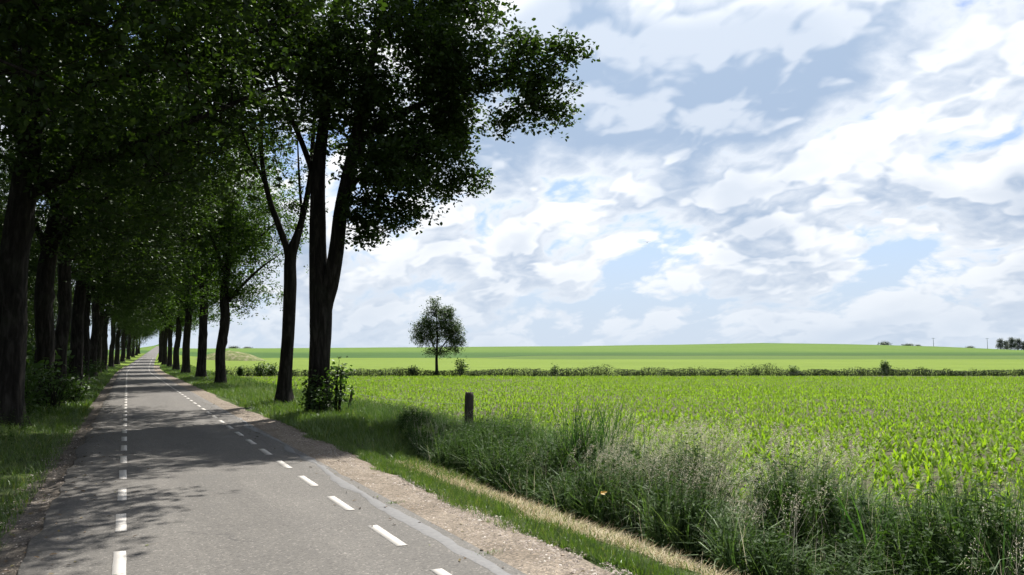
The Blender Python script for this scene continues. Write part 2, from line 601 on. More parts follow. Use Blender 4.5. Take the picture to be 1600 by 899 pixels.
M['metal'] = plain_mat('galvanised_steel', (0.28, 0.28, 0.28), 0.5)
M['pole'] = plain_mat('pole_concrete', (0.35, 0.36, 0.38), 0.8)
M['bird'] = plain_mat('dark_feathers', (0.03, 0.028, 0.03), 0.7)

# ------------------------------------------------------------------ terrain
CREST_PX = np.array([-400, 200, 300, 560, 900, 1210, 1400, 1500, 1600, 1800, 2300])
CREST_Y = np.array([547, 547, 545, 543.5, 541, 536, 539.5, 543, 548, 551, 553])


def road_cx(Y):
    u = np.maximum(0, Y - 90.0)
    return 0.040 * u * u / (u + 60.0)


def road_z(Y):
    u = np.maximum(0, Y - 90.0)
    return 0.020 * u * u / (u + 80.0)


def field_edge(Y):
    """X of the near edge of the maize"""
    return 6.5 + 1.5 * sstep(Y, 6, 19)


def ditch_w(Y):
    return 1 - sstep(Y, 13.5, 18.5)


def ground_z(X, Y):
    X, Y = np.asarray(X, float), np.asarray(Y, float)
    a = X * Fv[0] + Y * Fv[1]
    b = X * Rv[0] + Y * Rv[1]
    t = np.clip(b / np.maximum(a, 1.0), -0.8, 1.1) * FPX + 800
    yc = np.interp(t, CREST_PX, CREST_Y)
    zc = EYE + (558 - yc) / FPX * 600
    z = np.zeros_like(X)
    k = np.array([0, 76, 160, 250, 300, 350])
    zk = np.array([0, 0, 0.30, 0.92, 2.08, 3.83])
    z = np.interp(np.clip(a, 0, 350), k, zk)
    s = np.clip((a - 350) / 250, 0, 1)
    s2 = s + 0.35 * s * (1 - s)
    z = z + s2 * (zc - 3.83)
    z = z - np.maximum(0, a - 600) * 0.02 * np.where(a > 600, 1, 0)
    z = np.maximum(z, -25)
    lx = X - road_cx(Y)
    w = np.exp(-(lx / 14.0) ** 2)
    z = np.where(Y > 60, z * (1 - w) + w * road_z(Y), z)
    # ditch beside the road, low verge on the other side
    ditch = np.exp(-((lx - 5.4) / 0.75) ** 2) * ditch_w(Y) * 0.42
    z = z - ditch
    bump = (fbm(X * 0.6, Y * 0.6) - 0.5) * 0.12
    off = sstep(np.abs(lx - 1.13), 2.3, 4.0)
    z = z + bump * off
    z = z - 0.035
    z = z - 0.05 * sstep(-lx, 0.55, 0.95) + 0.16 * sstep(-lx, 1.3, 3.2)
    return z


def axis(lims):
    """nonuniform coordinates: list of (start, stop, step)"""
    out = []
    for a, b, s in lims:
        out.append(np.arange(a, b, s))
    return np.unique(np.round(np.concatenate(out), 3))


def geo(a, b, n):
    return a * (b / a) ** (np.arange(1, n + 1) / n)


gx = np.concatenate([-geo(14, 4000, 34)[::-1], np.arange(-14, -2, 0.6), np.arange(-2, 9, 0.22), np.arange(9, 40, 0.9), 40 + geo(1.0, 5000, 70) - 1.0])
gx = np.unique(np.round(gx, 3))
gy = np.concatenate([-geo(6, 300, 14)[::-1], np.arange(-6, 26, 0.4), np.arange(26, 80, 1.0), 80 + geo(1.5, 6000, 90) - 1.5])
gy = np.unique(np.round(gy, 3))


def grid(xs, ys):
    X, Y = np.meshgrid(xs, ys)
    nx, ny = len(xs), len(ys)
    i = (np.arange(ny - 1)[:, None] * nx + np.arange(nx - 1)[None, :]).ravel()
    q = np.stack([i, i + 1, i + nx + 1, i + nx], 1)
    return X, Y, q


def ground_mat():
    m, T = mat('field_ground')
    pos = T.n('ShaderNodeNewGeometry').outputs['Position']
    x, y, z = T.sep(pos)
    a = T.vm('DOT_PRODUCT', pos, tuple(Fv))
    b = T.vm('DOT_PRODUCT', pos, tuple(Rv))
    n1 = T.noise(pos, 1.1, 6, 0.6)
    n2 = T.noise(pos, 9.0, 5, 0.65)
    turf = T.ramp(n1, [(0.3, (0.030, 0.042, 0.014)), (0.55, (0.050, 0.075, 0.020)), (0.75, (0.085, 0.078, 0.045))])
    soil = T.ramp(n2, [(0.3, (0.056, 0.054, 0.031)), (0.7, (0.098, 0.092, 0.056))])
    wob = T.m('MULTIPLY', T.m('SUBTRACT', T.noise(pos, 0.5, 3, 0.5), 0.5), 0.8)
    edge = T.m('ADD', 6.7, T.m('MULTIPLY', T.step(y, 6, 19), 1.5))
    c = T.mix(T.step(T.m('SUBTRACT', T.m('ADD', x, wob), edge), -0.2, 0.2), turf, soil)
    # open fields beyond the far ditch, each crop its own colour
    far = T.noise(pos, 0.025, 4, 0.6)
    mid = T.noise(T.vm('MULTIPLY', pos, (0.35, 0.35, 0.35)), 1.0, 5, 0.7)
    cm = T.m('ADD', T.m('MULTIPLY', far, 0.5), T.m('MULTIPLY', mid, 0.5))
    dd = T.m('SUBTRACT', T.vm('DOT_PRODUCT', pos, tuple(0.42 * Rv + 0.91 * Fv)), T.m('MULTIPLY', T.noise(pos, 0.02, 2, 0.5), 6.0))
    rows = T.m('ABSOLUTE', T.m('SUBTRACT', T.m('FRACT', T.m('DIVIDE', dd, 24.0)), 0.5))
    tram = T.step(rows, 0.016, 0.035, True, 1.0, 0.0)

    def crop(lo, hi, k):
        cc = T.mix(T.step(cm, 0.35, 0.65), lo, hi)
        return T.mix(T.m('MULTIPLY', tram, k), cc, tuple(0.5 * q for q in lo))
    pale = crop((0.1008, 0.1512, 0.0162), (0.1242, 0.1782, 0.0225), 0.4)
    dark = crop((0.0299, 0.0739, 0.0114), (0.0405, 0.0898, 0.0150), 0.35)
    olive = crop((0.0563, 0.1003, 0.0167), (0.0722, 0.1179, 0.0211), 0.35)
    light = crop((0.0684, 0.1242, 0.0171), (0.0864, 0.1458, 0.0216), 0.35)
    tt = T.m('DIVIDE', b, T.m('MAXIMUM', a, 1.0))
    wz = T.m('MULTIPLY', T.step(tt, -0.08, 0.05), 1.0)
    f2 = T.m('SUBTRACT', 268.0, T.m('MULTIPLY', wz, 18.0))
    c = T.mix(T.step(a, 73.2, 73.6), c, pale)
    f = T.mix(T.step(T.m('SUBTRACT', a, T.m('ADD', 268.0, T.m('MULTIPLY', wz, 38.0))), 0.0, 3.0), olive, dark)
    # narrow dark ditch line between olive and dark crop
    ln = T.m('SUBTRACT', a, T.m('ADD', 268.0, T.m('MULTIPLY', wz, 38.0)))
    lin = T.m('MULTIPLY', T.m('MULTIPLY', T.step(ln, -3.0, 0.0), T.step(ln, 4.0, 8.0, True, 1.0, 0.0)), T.step(tt, -0.07, -0.02))
    f = T.mix(T.m('MULTIPLY', lin, 0.7), f, (0.020, 0.045, 0.014))
    f = T.mix(T.step(a, 325.0, 372.0), f, light)
    top = T.step(T.m('ADD', a, T.m('MULTIPLY', tt, 40.0)), 560.0, 572.0)
    f = T.mix(T.m('MULTIPLY', top, 0.55), f, dark)
    c = T.mix(T.step(T.m('SUBTRACT', a, f2), 0.0, 4.0), c, f)
    h = T.m('ADD', n2, T.m('MULTIPLY', n1, 2.0))
    finish(T, principled(T, c, 0.95, h, 0.5, 0.04, 0.1))
    return m


X, Y, q = grid(gx, gy)
g = link('ground', mesh('ground', np.stack([X.ravel(), Y.ravel(), ground_z(X.ravel(), Y.ravel())], 1), [q], ground_mat(), smooth=True))
tag(g, 'gently rolling farmland of bright and dark green crop fields', None, kind='structure')

# ------------------------------------------------------------------ road
LEFT_EDGE, RIGHT_EDGE = -0.72, 2.98
ry = np.concatenate([np.arange(-6, 40, 0.25), np.arange(40, 120, 1.0), np.arange(120, 640, 5.0)])
rx = np.linspace(0, 1, 15)
V, row = [], len(rx) + 2
jl = (fbm(ry * 1.7, ry * 0 + 3) - 0.5) * 0.20 + (fbm(ry * 6, ry * 0 + 8) - 0.5) * 0.07
jr = (fbm(ry * 1.1, ry * 0 + 13) - 0.5) * 0.24 + (fbm(ry * 5, ry * 0 + 18) - 0.5) * 0.05
for i, yy in enumerate(ry):
    l, r = LEFT_EDGE + jl[i], RIGHT_EDGE + jr[i]
    xs = l + (r - l) * rx
    zz = road_z(yy) + 0.022 - 0.03 * ((xs - 1.13) / 1.9) ** 2
    V.append([l - 0.015 + road_cx(yy), yy, road_z(yy) - 0.16])
    for xx, z_ in zip(xs, zz):
        V.append([xx + road_cx(yy), yy, z_])
    V.append([r + 0.015 + road_cx(yy), yy, road_z(yy) - 0.10])
nq = (np.arange(len(ry) - 1)[:, None] * row + np.arange(row - 1)[None, :]).ravel()
road = link('road', mesh('road', V, [np.stack([nq, nq + 1, nq + row + 1, nq + row], 1)], M['asphalt'], smooth=True))
tag(road, 'narrow grey asphalt country road with dashed lines running under trees', kind='structure')


def road_top(x, yy):
    return road_z(yy) + 0.022 - 0.03 * ((x - 1.13) / 1.9) ** 2


def dash_mesh(k):
    r = np.random.default_rng(k)
    n = 7
    V, q = [], []
    ys = np.linspace(-0.485, 0.485, n)
    for j in range(n):
        w = 0.05
        V += [[-w + r.normal(0, 0.0018), ys[j] + (r.normal(0, 0.006) if j in (0, n - 1) else 0), 0.0],
              [w + r.normal(0, 0.0018), ys[j] + (r.normal(0, 0.006) if j in (0, n - 1) else 0), 0.0]]
    V = np.array(V)
    top = V + [0, 0, 0.0]
    bot = V - [0, 0, 0.012]
    i = np.arange(n - 1) * 2
    q = np.stack([i, i + 1, i + 3, i + 2], 1)
    m = 2 * n
    sideL = np.stack([i, i + 2, i + 2 + m, i + m], 1)
    sideR = np.stack([i + 1, i + 1 + m, i + 3 + m, i + 3], 1)
    return mesh('lane_dash', np.concatenate([top, bot]), [np.concatenate([q, sideL, sideR])], M['paint'])


dashes = [dash_mesh(k) for k in range(5)]
for X0, ph in ((0.005, 8.86), (2.31, 7.10)):
    for k in range(-6, 110):
        yy = ph + 0.485 + 1.87 * k
        if yy < -2:
            continue
        o = link('lane_dash', dashes[k % 5], road, (X0 + road_cx(yy), yy, road_top(X0, yy) + 0.005),
                 -math.atan((road_cx(yy + 0.5) - road_cx(yy - 0.5))) + random.gauss(0, 0.003))
        o.rotation_euler.x = math.atan(road_z(yy + 0.5) - road_z(yy - 0.5))


def ribbon(name, ys, lo, hi, zoff, m, parent=None, n=6, zfun=None):
    V = []
    for i, yy in enumerate(ys):
        xs = np.linspace(lo[i], hi[i], n)
        for j, x in enumerate(xs):
            zf = zfun(x, yy) if zfun else ground_z(x + road_cx(yy), yy)
            V.append([x + road_cx(yy), yy, float(zf) + (zoff if 0 < j < n - 1 else zoff * 0.2)])
    k = (np.arange(len(ys) - 1)[:, None] * n + np.arange(n - 1)[None, :]).ravel()
    return link(name, mesh(name, V, [np.stack([k, k + 1, k + n + 1, k + n], 1)], m, smooth=True), parent)


# bitumen seam that follows the right edge of the carriageway
ys = np.arange(2.0, 24.0, 0.12)
c = 2.78 + 0.16 * (fbm(ys * 0.35, ys * 0 + 31) - 0.5) * 2 + 0.05 * (fbm(ys * 1.6, ys * 0 + 33) - 0.5) * 2
w = np.maximum(0.012, -0.03 + 0.17 * fbm(ys * 1.3, ys * 0 + 41))
ribbon('tar_seam', ys, c - w, c + w, 0.006, M['tar'], road, 5, road_top)
# gravel shoulder and the bare soil along the left edge
ys = np.concatenate([np.arange(-4, 30, 0.2), np.arange(30, 140, 1.5)])
sh = ribbon('gravel_shoulder', ys, 2.72 + 0 * ys, 3.62 + 0.35 * (fbm(ys * 0.8, ys * 0 + 51) - 0.5) + 0.25 * sstep(ys, 10, 17) * (1 - sstep(ys, 20, 30)) + 0.1 * sstep(ys, 25, 60), 0.030, M['gravel'], None, 9)
tag(sh, 'pale sandy gravel shoulder along the right road edge', kind='structure')
dl = ribbon('dirt_verge', ys, -1.16 + 0.3 * (fbm(ys * 0.9, ys * 0 + 61) - 0.5), -0.62 + 0 * ys, 0.020, M['dirt'], None, 8)
tag(dl, 'bare brown soil strip along the broken left road edge', kind='structure')


def pebbles(name, n, xlo, xhi, ylo, yhi, label, smin=0.004, smax=0.014):
    S = Soup()
    o8 = np.array([[1, 0, 0], [0, 1, 0], [-1, 0, 0], [0, -1, 0], [0, 0, 0.7], [0, 0, -0.7]], float)
    tr = np.array([[0, 1, 4], [1, 2, 4], [2, 3, 4], [3, 0, 4]])
    yy = ylo + (yhi - ylo) * rng.random(n) ** 1.6
    xx = rng.uniform(xlo, xhi, n)
    keep = fbm(xx * 2.2, yy * 2.2) > 0.38
    xx, yy = xx[keep], yy[keep]
    n = len(xx)
    s = smin + (smax - smin) * rng.random(n) ** 3
    Vv = o8[None] * s[:, None, None] * (1 + 0.35 * rng.normal(size=(n, 6, 3)))
    base = np.stack([xx, yy, ground_z(xx, yy) + 0.030], 1)
    Vv = Vv + base[:, None, :]
    t = (np.arange(n) * 6)[:, None, None] + tr[None]
    tn = rng.random(n)
    S.add(Vv.reshape(-1, 3), None, t.reshape(-1, 3), None, np.repeat(tn, 4))
    tag(link(name, S.mesh(name, M['pebble'])), label, kind='stuff')


pebbles('gravel', 5000, 3.3, 3.72, 3.0, 24, 'coarse brown stones along the grass side of the right shoulder', 0.006, 0.02)
pebbles('gravel', 9000, 2.95, 3.75, 3.0, 24, 'loose pebbles scattered over the sandy right shoulder')
pebbles('gravel', 2500, -1.3, -0.75, 5.0, 20, 'small stones in the bare soil left of the road', 0.005, 0.016)


# ------------------------------------------------------------------ trees
class Skeleton:
    def __init__(self):
        self.p, self.par, self.r0 = [], [], []

    def stem(self, pts, parent=-1, step=0.3):
        """pts: (x,y,z,r). returns index of last node"""
        pts = np.array(pts, float)
        last = parent
        # Catmull-Rom through the points
        P = np.concatenate([[2 * pts[0] - pts[1]], pts, [2 * pts[-1] - pts[-2]]])
        first = True
        for i in range(1, len(P) - 2):
            n = max(1, int(np.linalg.norm(P[i + 1, :3] - P[i, :3]) / step))
            for k in range(n):
                if first and parent >= 0 and k == 0:
                    first = False
                    continue
                first = False
                t = k / n
                q = 0.5 * ((2 * P[i]) + (-P[i - 1] + P[i + 1]) * t + (2 * P[i - 1] - 5 * P[i] + 4 * P[i + 1] - P[i + 2]) * t * t + (-P[i - 1] + 3 * P[i] - 3 * P[i + 1] + P[i + 2]) * t ** 3)
                self.p.append(q[:3]); self.par.append(last); self.r0.append(max(q[3], 0.004))
                last = len(self.p) - 1
        self.p.append(pts[-1, :3]); self.par.append(last); self.r0.append(pts[-1, 3])
        return len(self.p) - 1

    def nearest(self, q):
        return int(np.argmin(np.linalg.norm(np.array(self.p) - q, axis=1)))

    def grow(self, targets, seg=0.45, zmin=1.5, rs=None):
        rs = rs or np.random.default_rng(1)
        cap = len(self.p) + len(targets) * 14
        P = np.zeros((cap, 3)); n = len(self.p); P[:n] = self.p
        d = np.array([np.min(np.linalg.norm(P[:n] - t, axis=1)) for t in targets])
        tips = []
        for i in np.argsort(d):
            t = targets[i]
            dv = t - P[:n]
            cost = np.linalg.norm(dv, axis=1) + 0.55 * np.maximum(0, 0.15 - dv[:, 2]) + 9 * (P[:n, 2] < zmin)
            j = int(np.argmin(cost))
            L = np.linalg.norm(t - P[j])
            k = max(1, int(round(L / seg)))
            ctrl = (P[j] + t) / 2 + np.array([0, 0, 0.10 * L]) + rs.normal(0, 0.07 * L, 3)
            last = j
            for s in range(1, k + 1):
                u = s / k
                q = (1 - u) ** 2 * P[j] + 2 * u * (1 - u) * ctrl + u * u * t
                if s < k:
                    q = q + rs.normal(0, 0.03, 3)
                if n >= cap:
                    break
                P[n] = q
                self.p.append(q); self.par.append(last); self.r0.append(0.0)
                last = n
                n += 1
            tips.append(last)
        return tips

    def radii(self, tip=0.008, ex=2.25):
        n = len(self.p)
        s = np.zeros(n); haskid = np.zeros(n, bool)
        for i in range(n - 1, -1, -1):
            if not haskid[i]:
                s[i] = tip ** ex
            if self.par[i] >= 0:
                s[self.par[i]] += s[i]; haskid[self.par[i]] = True
        r = s ** (1 / ex)
        return np.maximum(r, np.array(self.r0))

    def tubes(self, S, lump=0.05, flare=0.5, knots=()):
        P = np.array(self.p); R = self.radii(); n = len(P)
        kids = [[] for _ in range(n)]
        for i, pr in enumerate(self.par):
            if pr >= 0:
                kids[pr].append(i)
        starts = [(i, -1) for i, pr in enumerate(self.par) if pr < 0]
        rs = np.random.default_rng(5)
        while starts:
            i, pr = starts.pop()
            ch = [pr, i] if pr >= 0 else [i]
            while kids[ch[-1]]:
                ks = sorted(kids[ch[-1]], key=lambda k: -R[k])
                for k in ks[1:]:
                    starts.append((k, ch[-1]))
                ch.append(ks[0])
            if len(ch) < 2:
                continue
            pts = P[ch]; rad = R[ch].copy()
            if pr >= 0:
                rad[0] = min(rad[0], rad[1] * 1.25)
            rad[-1] *= 0.5
            mx = rad.max()
            sides = 16 if mx > 0.2 else 9 if mx > 0.07 else 5 if mx > 0.02 else 3
            if mx < 0.07 and len(pts) > 3 and mx < 0.02:
                pts, rad = pts[::2] if len(pts) % 2 else np.concatenate([pts[::2], pts[-1:]]), rad[::2] if len(rad) % 2 else np.concatenate([rad[::2], rad[-1:]])
            tg = norm(np.gradient(pts, axis=0))
            ref = np.array([1.0, 0.13, 0.0]) if abs(tg[:, 2]).mean() > 0.5 else np.array([0.1, 0.05, 1.0])
            u = norm(np.cross(tg, ref)); v = np.cross(tg, u)
            an = np.arange(sides) / sides * 2 * np.pi
            rr = np.repeat(rad[:, None], sides, 1)
            if mx > 0.1:
                zz = pts[:, 2][:, None]
                rr = rr * (1 + lump * (fbm(an[None] * 1.6 + 3 + i * 0.37, zz * 1.3 + i) - 0.5) * 2 + 0.05 * np.cos(an[None] * 5 + zz * 0.4))
                if pr < 0:
                    fl = np.exp(-zz / 0.35)
                    rr = rr * (1 + flare * fl * (1 + 0.45 * np.cos(an[None] * 5 + 1.3)))
                    for (kz, ka, kh) in knots:
                        da = np.angle(np.exp(1j * (an[None] - ka)))
                        rr = rr * (1 + kh * np.exp(-((zz - kz) / 0.16) ** 2 - (da / 0.6) ** 2))
            ring = pts[:, None] + rr[..., None] * (np.cos(an)[None, :, None] * u[:, None] + np.sin(an)[None, :, None] * v[:, None])
            m = len(pts)
            k = (np.arange(m - 1)[:, None] * sides + np.arange(sides)[None]).ravel()
            k2 = (np.arange(m - 1)[:, None] * sides + ((np.arange(sides) + 1) % sides)[None]).ravel()
            S.add(ring.reshape(-1, 3), np.stack([k, k2, k2 + sides, k + sides], 1))


def envelope(ells, rs, gap=0.36):
    """foliage points in a set of ellipsoids (cx,cy,cz,rx,ry,rz,count) with a lobed outline and hollows"""
    out = []
    for (cx, cy, cz, ax, ay, az_, n) in ells:
        k = n * 4
        d = rs.normal(size=(k, 3)); d /= np.linalg.norm(d, axis=1)[:, None]
        ph = rs.uniform(0, 50)
        lob = 0.66 + 0.62 * fbm(d[:, 0] * 2.1 + ph + d[:, 2], d[:, 1] * 2.1 + ph * 0.7 - 1.3 * d[:, 2])
        d = d * (rs.random((k, 1)) ** (1 / 2.3)) * lob[:, None]
        p = d * [ax, ay, az_] + [cx, cy, cz]
        f = fbm(p[:, 0] * 0.8 + p[:, 2] * 0.41 + 11, p[:, 1] * 0.8 + p[:, 2] * 0.73 + 17)
        p = p[f > gap][:n]
        out.append(p)
    return np.concatenate(out)


def foliage(S, tips, n, rad, size, rs, lobed=True, droop=0.0):
    """leaves in tight bunches round every twig end"""
    N = len(tips)
    nb = 5
    bun = np.repeat(tips, nb, 0) + rs.normal(size=(N * nb, 3)) * np.array([rad, rad, rad * 0.7]) * 1.15
    tb = np.repeat(rs.random(N) * 0.45, nb) + rs.random(N * nb) * 0.2
    cnt = np.maximum(1, (n / nb * (0.3 + 1.4 * rs.random(N * nb)))).astype(int)
    c = np.repeat(bun, cnt, 0)
    T = len(c)
    off = rs.normal(size=(T, 3)) * size * np.array([0.6, 0.6, 0.45])
    pos = c + off
    dirv = rand_dirs(T, -0.6, 0.4) + 0.9 * norm(off) + np.array([0, 0, -droop])
    up = np.array([0, 0, 1.0]) + rs.normal(0, 0.55, (T, 3))
    ln = size * rs.uniform(0.55, 1.35, T)
    tone = np.clip(np.repeat(tb, cnt) + rs.random(T) * 0.4, 0, 1)
    leaves(S, pos, dirv, up, ln, ln * rs.uniform(0.5, 0.75, T), 0.28, tone, lobed)


def make_tree(seed, stems, ells, nleaf=34, rad=0.34, size=0.115, leafm='oak', lobed=True, flare=0.5, knots=(), gap=0.43, zmin=3.0, seg=0.45, droop=0.0):
    """returns (trunk mesh, crown mesh) around a base at the origin"""
    rs = np.random.default_rng(seed)
    sk = Skeleton()
    for pts, at_pt in stems:
        par = -1 if at_pt is None else sk.nearest(np.array(at_pt))
        sk.stem(pts, par)
    tg = envelope(ells, rs, gap)
    tips = sk.grow(tg, seg, zmin, rs)
    A = Soup(); sk.tubes(A, 0.06, flare, knots)
    B = Soup(); foliage(B, np.array(sk.p)[tips], nleaf, rad, size, rs, lobed, droop)
    return A.mesh('trunk', M['bark'], True), B.mesh('crown', M[leafm])


def plant_tree(name, kit, X, Y, rz, s, label, cat='tree', group=None, sink=0.06, zs=1.0):
    z = float(ground_z(X, Y)) - sink
    o = empty(name, (X, Y, z), rz)
    o.scale = (s, s, s * zs)
    link('trunk', kit[0], o)
    link('crown', kit[1], o)
    tag(o, label, cat, group)
    return o


# twin-stemmed oak nearest the field (axes: x to camera right, y away)
twin = make_tree(11, [
    ([(0, 0, -0.2, 0.36), (0, 0, 0.6, 0.33), (0.0, 0, 1.7, 0.32), (0.02, 0, 2.8, 0.34), (0.0, 0, 3.7, 0.34), (-0.10, 0, 4.8, 0.27), (-0.17, 0.1, 6.4, 0.24), (-0.18, 0.2, 8.0, 0.21), (-0.05, 0.4, 10.0, 0.16), (0.1, 0.5, 12.5, 0.11), (0.3, 0.5, 15.2, 0.04)], None),
    ([(0.05, -0.02, 3.2, 0.24), (0.30, -0.1, 4.0, 0.24), (0.50, -0.2, 5.1, 0.225), (0.68, -0.3, 6.6, 0.205), (0.95, -0.3, 8.0, 0.185), (1.25, -0.4, 9.6, 0.14), (1.7, -0.6, 11.6, 0.10), (2.1, -0.7, 13.8, 0.04)], (0.0, 0, 3.0)),
    ([(1.0, -0.3, 8.2, 0.14), (1.7, -0.5, 8.9, 0.125), (2.9, -0.8, 9.5, 0.11), (4.0, -0.9, 9.9, 0.09), (5.3, -1.0, 10.2, 0.065), (6.8, -1.1, 10.6, 0.035), (7.7, -1.1, 10.9, 0.015)], (1.0, -0.3, 8.1)),
    ([(-0.17, 0.1, 7.2, 0.11), (-0.9, 0.6, 8.9, 0.09), (-1.8, 0.9, 10.8, 0.06), (-2.4, 1.2, 12.6, 0.03)], (-0.17, 0.1, 7.0)),
    ([(0.6, -0.3, 6.2, 0.10), (1.1, -0.9, 7.0, 0.08), (2.0, -1.6, 7.6, 0.055), (3.0, -1.9, 7.9, 0.025)], (0.62, -0.3, 6.1)),
], [
    (1.9, 0.0, 10.6, 3.0, 3.6, 3.2, 700), (5.7, -1.0, 10.6, 1.6, 1.7, 1.4, 105), (6.9, -1.0, 11.3, 1.1, 0.8, 0.45, 26), (7.1, -1.1, 10.2, 1.0, 0.7, 0.4, 26), (4.2, -0.6, 11.2, 1.6, 2.0, 1.7, 140), (2.9, -0.9, 7.6, 1.75, 1.9, 1.25, 210),
    (1.7, -0.6, 6.15, 0.95, 1.1, 0.7, 50), (1.6, 0.2, 14.0, 4.0, 3.8, 2.6, 460), (-1.7, 0.6, 12.0, 2.3, 2.8, 2.4, 230), (6.9, -1.1, 9.4, 0.6, 0.7, 0.4, 16),
    (3.6, 0.4, 9.0, 1.1, 2.0, 0.8, 90), (5.8, -1.0, 8.95, 0.6, 0.6, 0.45, 22), (7.3, -1.1, 9.3, 0.4, 0.5, 0.5, 14), (4.7, -1.0, 7.2, 0.45, 0.5, 0.5, 18), (3.0, -0.9, 6.2, 0.6, 0.6, 0.4, 20), (1.5, -0.6, 5.5, 0.4, 0.4, 0.3, 10), (4.0, 0.4, 13.6, 2.0, 2.0, 1.4, 110), (7.9, -1.1, 11.1, 0.5, 0.4, 0.3, 10),
], 44, 0.20, 0.13, gap=0.485, flare=0.35, knots=((3.55, 0.3, 0.25), (4.3, 0.4, 0.3), (2.9, 2.5, 0.15)), zmin=4.4)

slim = make_tree(23, [
    ([(0.0, 0, -0.2, 0.32), (-0.02, 0, 0.6, 0.27), (0.04, 0, 1.7, 0.24), (0.10, 0, 3.2, 0.235), (0.12, 0, 4.6, 0.23), (0.12, 0, 5.7, 0.21), (0.42, 0.1, 6.8, 0.13), (0.72, 0.2, 8.6, 0.10), (0.85, 0.2, 11.0, 0.07), (1.0, 0.3, 14.5, 0.03)], None),
    ([(0.10, 0, 5.6, 0.14), (-0.30, -0.1, 6.7, 0.125), (-0.75, -0.2, 8.0, 0.105), (-1.02, -0.3, 9.6, 0.085), (-1.05, -0.3, 11.6, 0.06), (-1.2, -0.2, 14.2, 0.02)], (0.12, 0, 5.5)),
    ([(-0.85, -0.2, 8.4, 0.06), (-1.5, -0.6, 9.9, 0.045), (-2.1, -0.9, 11.8, 0.02)], (-0.82, -0.2, 8.3)),
    ([(0.5, 0.1, 7.2, 0.06), (0.25, 0.5, 8.6, 0.05), (0.0, 0.9, 10.8, 0.02)], (0.45, 0.1, 6.9)),
], [
    (-0.6, 0, 11.0, 2.6, 2.4, 2.8, 170), (-0.2, 0, 14.2, 2.6, 2.5, 2.0, 150), (-2.0, -0.4, 9.2, 1.2, 1.6, 1.6, 34), (0.6, 0.2, 7.6, 0.9, 1.0, 0.9, 22),
], 30, 0.27, 0.12, flare=0.45, knots=((2.9, 3.2, 0.35), (3.7, 0.2, 0.4), (4.4, 2.9, 0.3), (5.0, 0.4, 0.28)), gap=0.4, zmin=5.6)


def avenue(seed, side, top=17.5, low=5.0, fork=6.0, r=0.31, spread=4.6, lean=0.0, n=1.0, leafsz=0.135, nleaf=42, lm='oak'):
    """roadside oak whose crown reaches to +x * side"""
    rs = np.random.default_rng(seed)
    a = rs.uniform(0, 2 * np.pi)
    J = lambda s: rs.normal(0, s)
    lx = lambda z: lean * z
    main = [(lx(-0.2), 0, -0.2, r * 1.12), (lx(0.7), J(0.03), 0.7, r * 1.02), (lx(2.2) + J(0.04), J(0.05), 2.2, r * 0.97), (lx(4) + J(0.06), J(0.07), 4.0, r * 0.92), (lx(fork) + J(0.08), J(0.1), fork, r * 0.85),
            (lx(fork) + J(0.2) + 0.1 * side, J(0.2), fork + 2.4, r * 0.58), (lx(fork) + J(0.3) + 0.3 * side, J(0.4), fork + 5.4, r * 0.36), (lx(fork) + J(0.4) + 0.4 * side, J(0.4), top - 1.0, 0.03)]
    st = [(main, None)]
    for k in range(5):
        h = fork - 0.6 + k * 0.75 + J(0.2)
        aa = a + k * 2.2
        dx, dy = math.cos(aa) + 0.55 * side, math.sin(aa)
        L = spread * rs.uniform(0.65, 0.95)
        b0 = (lx(min(h, fork)), 0, h)
        st.append(([(b0[0], b0[1], h, r * 0.45), (b0[0] + dx * L * 0.22, dy * L * 0.22, h + 1.0, r * 0.36), (b0[0] + dx * L * 0.55, dy * L * 0.55, h + 2.3, r * 0.24), (b0[0] + dx * L * 0.9, dy * L * 0.9, h + 3.2 + rs.random(), 0.025)], b0))
    cx = lx(fork) + 2.0 * side
    mid = (low + top) / 2
    E = [(cx, 0, mid + 0.8, spread, spread * 0.95, (top - low) / 2, int(760 * n)), (cx + 1.9 * side, J(0.6), mid - 1.4, spread * 0.75, spread * 0.7, 2.6, int(300 * n)),
         (cx + 0.3 * side, J(0.6), low + 1.4, spread * 0.62, spread * 0.62, 1.5, int(150 * n)), (cx - 1.8 * side, J(0.8), mid, spread * 0.5, spread * 0.6, 2.5, int(150 * n))]
    kn = [(rs.uniform(1.5, 5), rs.uniform(0, 6.28), rs.uniform(0.15, 0.35)) for _ in range(4)]
    return make_tree(seed + 1, st, E, nleaf, 0.34, leafsz, lm, flare=0.4, knots=kn, zmin=fork - 1.2, seg=0.6, gap=0.47)


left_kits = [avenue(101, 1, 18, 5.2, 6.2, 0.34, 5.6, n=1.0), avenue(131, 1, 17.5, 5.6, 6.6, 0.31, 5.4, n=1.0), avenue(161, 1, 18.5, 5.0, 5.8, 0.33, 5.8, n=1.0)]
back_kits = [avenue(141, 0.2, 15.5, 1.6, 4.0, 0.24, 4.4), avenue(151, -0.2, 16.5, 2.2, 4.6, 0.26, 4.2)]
right_kits = [avenue(201, 0.3, 17.5, 4.6, 5.8, 0.31, 4.7, 0.02, n=0.8, lm='oak_sunlit'), avenue(231, 0.2, 18, 5.0, 6.3, 0.29, 4.9, n=0.8, lm='oak_sunlit'), avenue(261, 0.4, 18.5, 4.8, 5.6, 0.33, 4.9, n=0.8, lm='oak_sunlit')]


def kit_at(name, kit, px, d, rz, s, label, group, lateral=None):
    q = at(px, d)
    return plant_tree(name, kit, q[0], q[1], rz, s, label, 'tree', group)


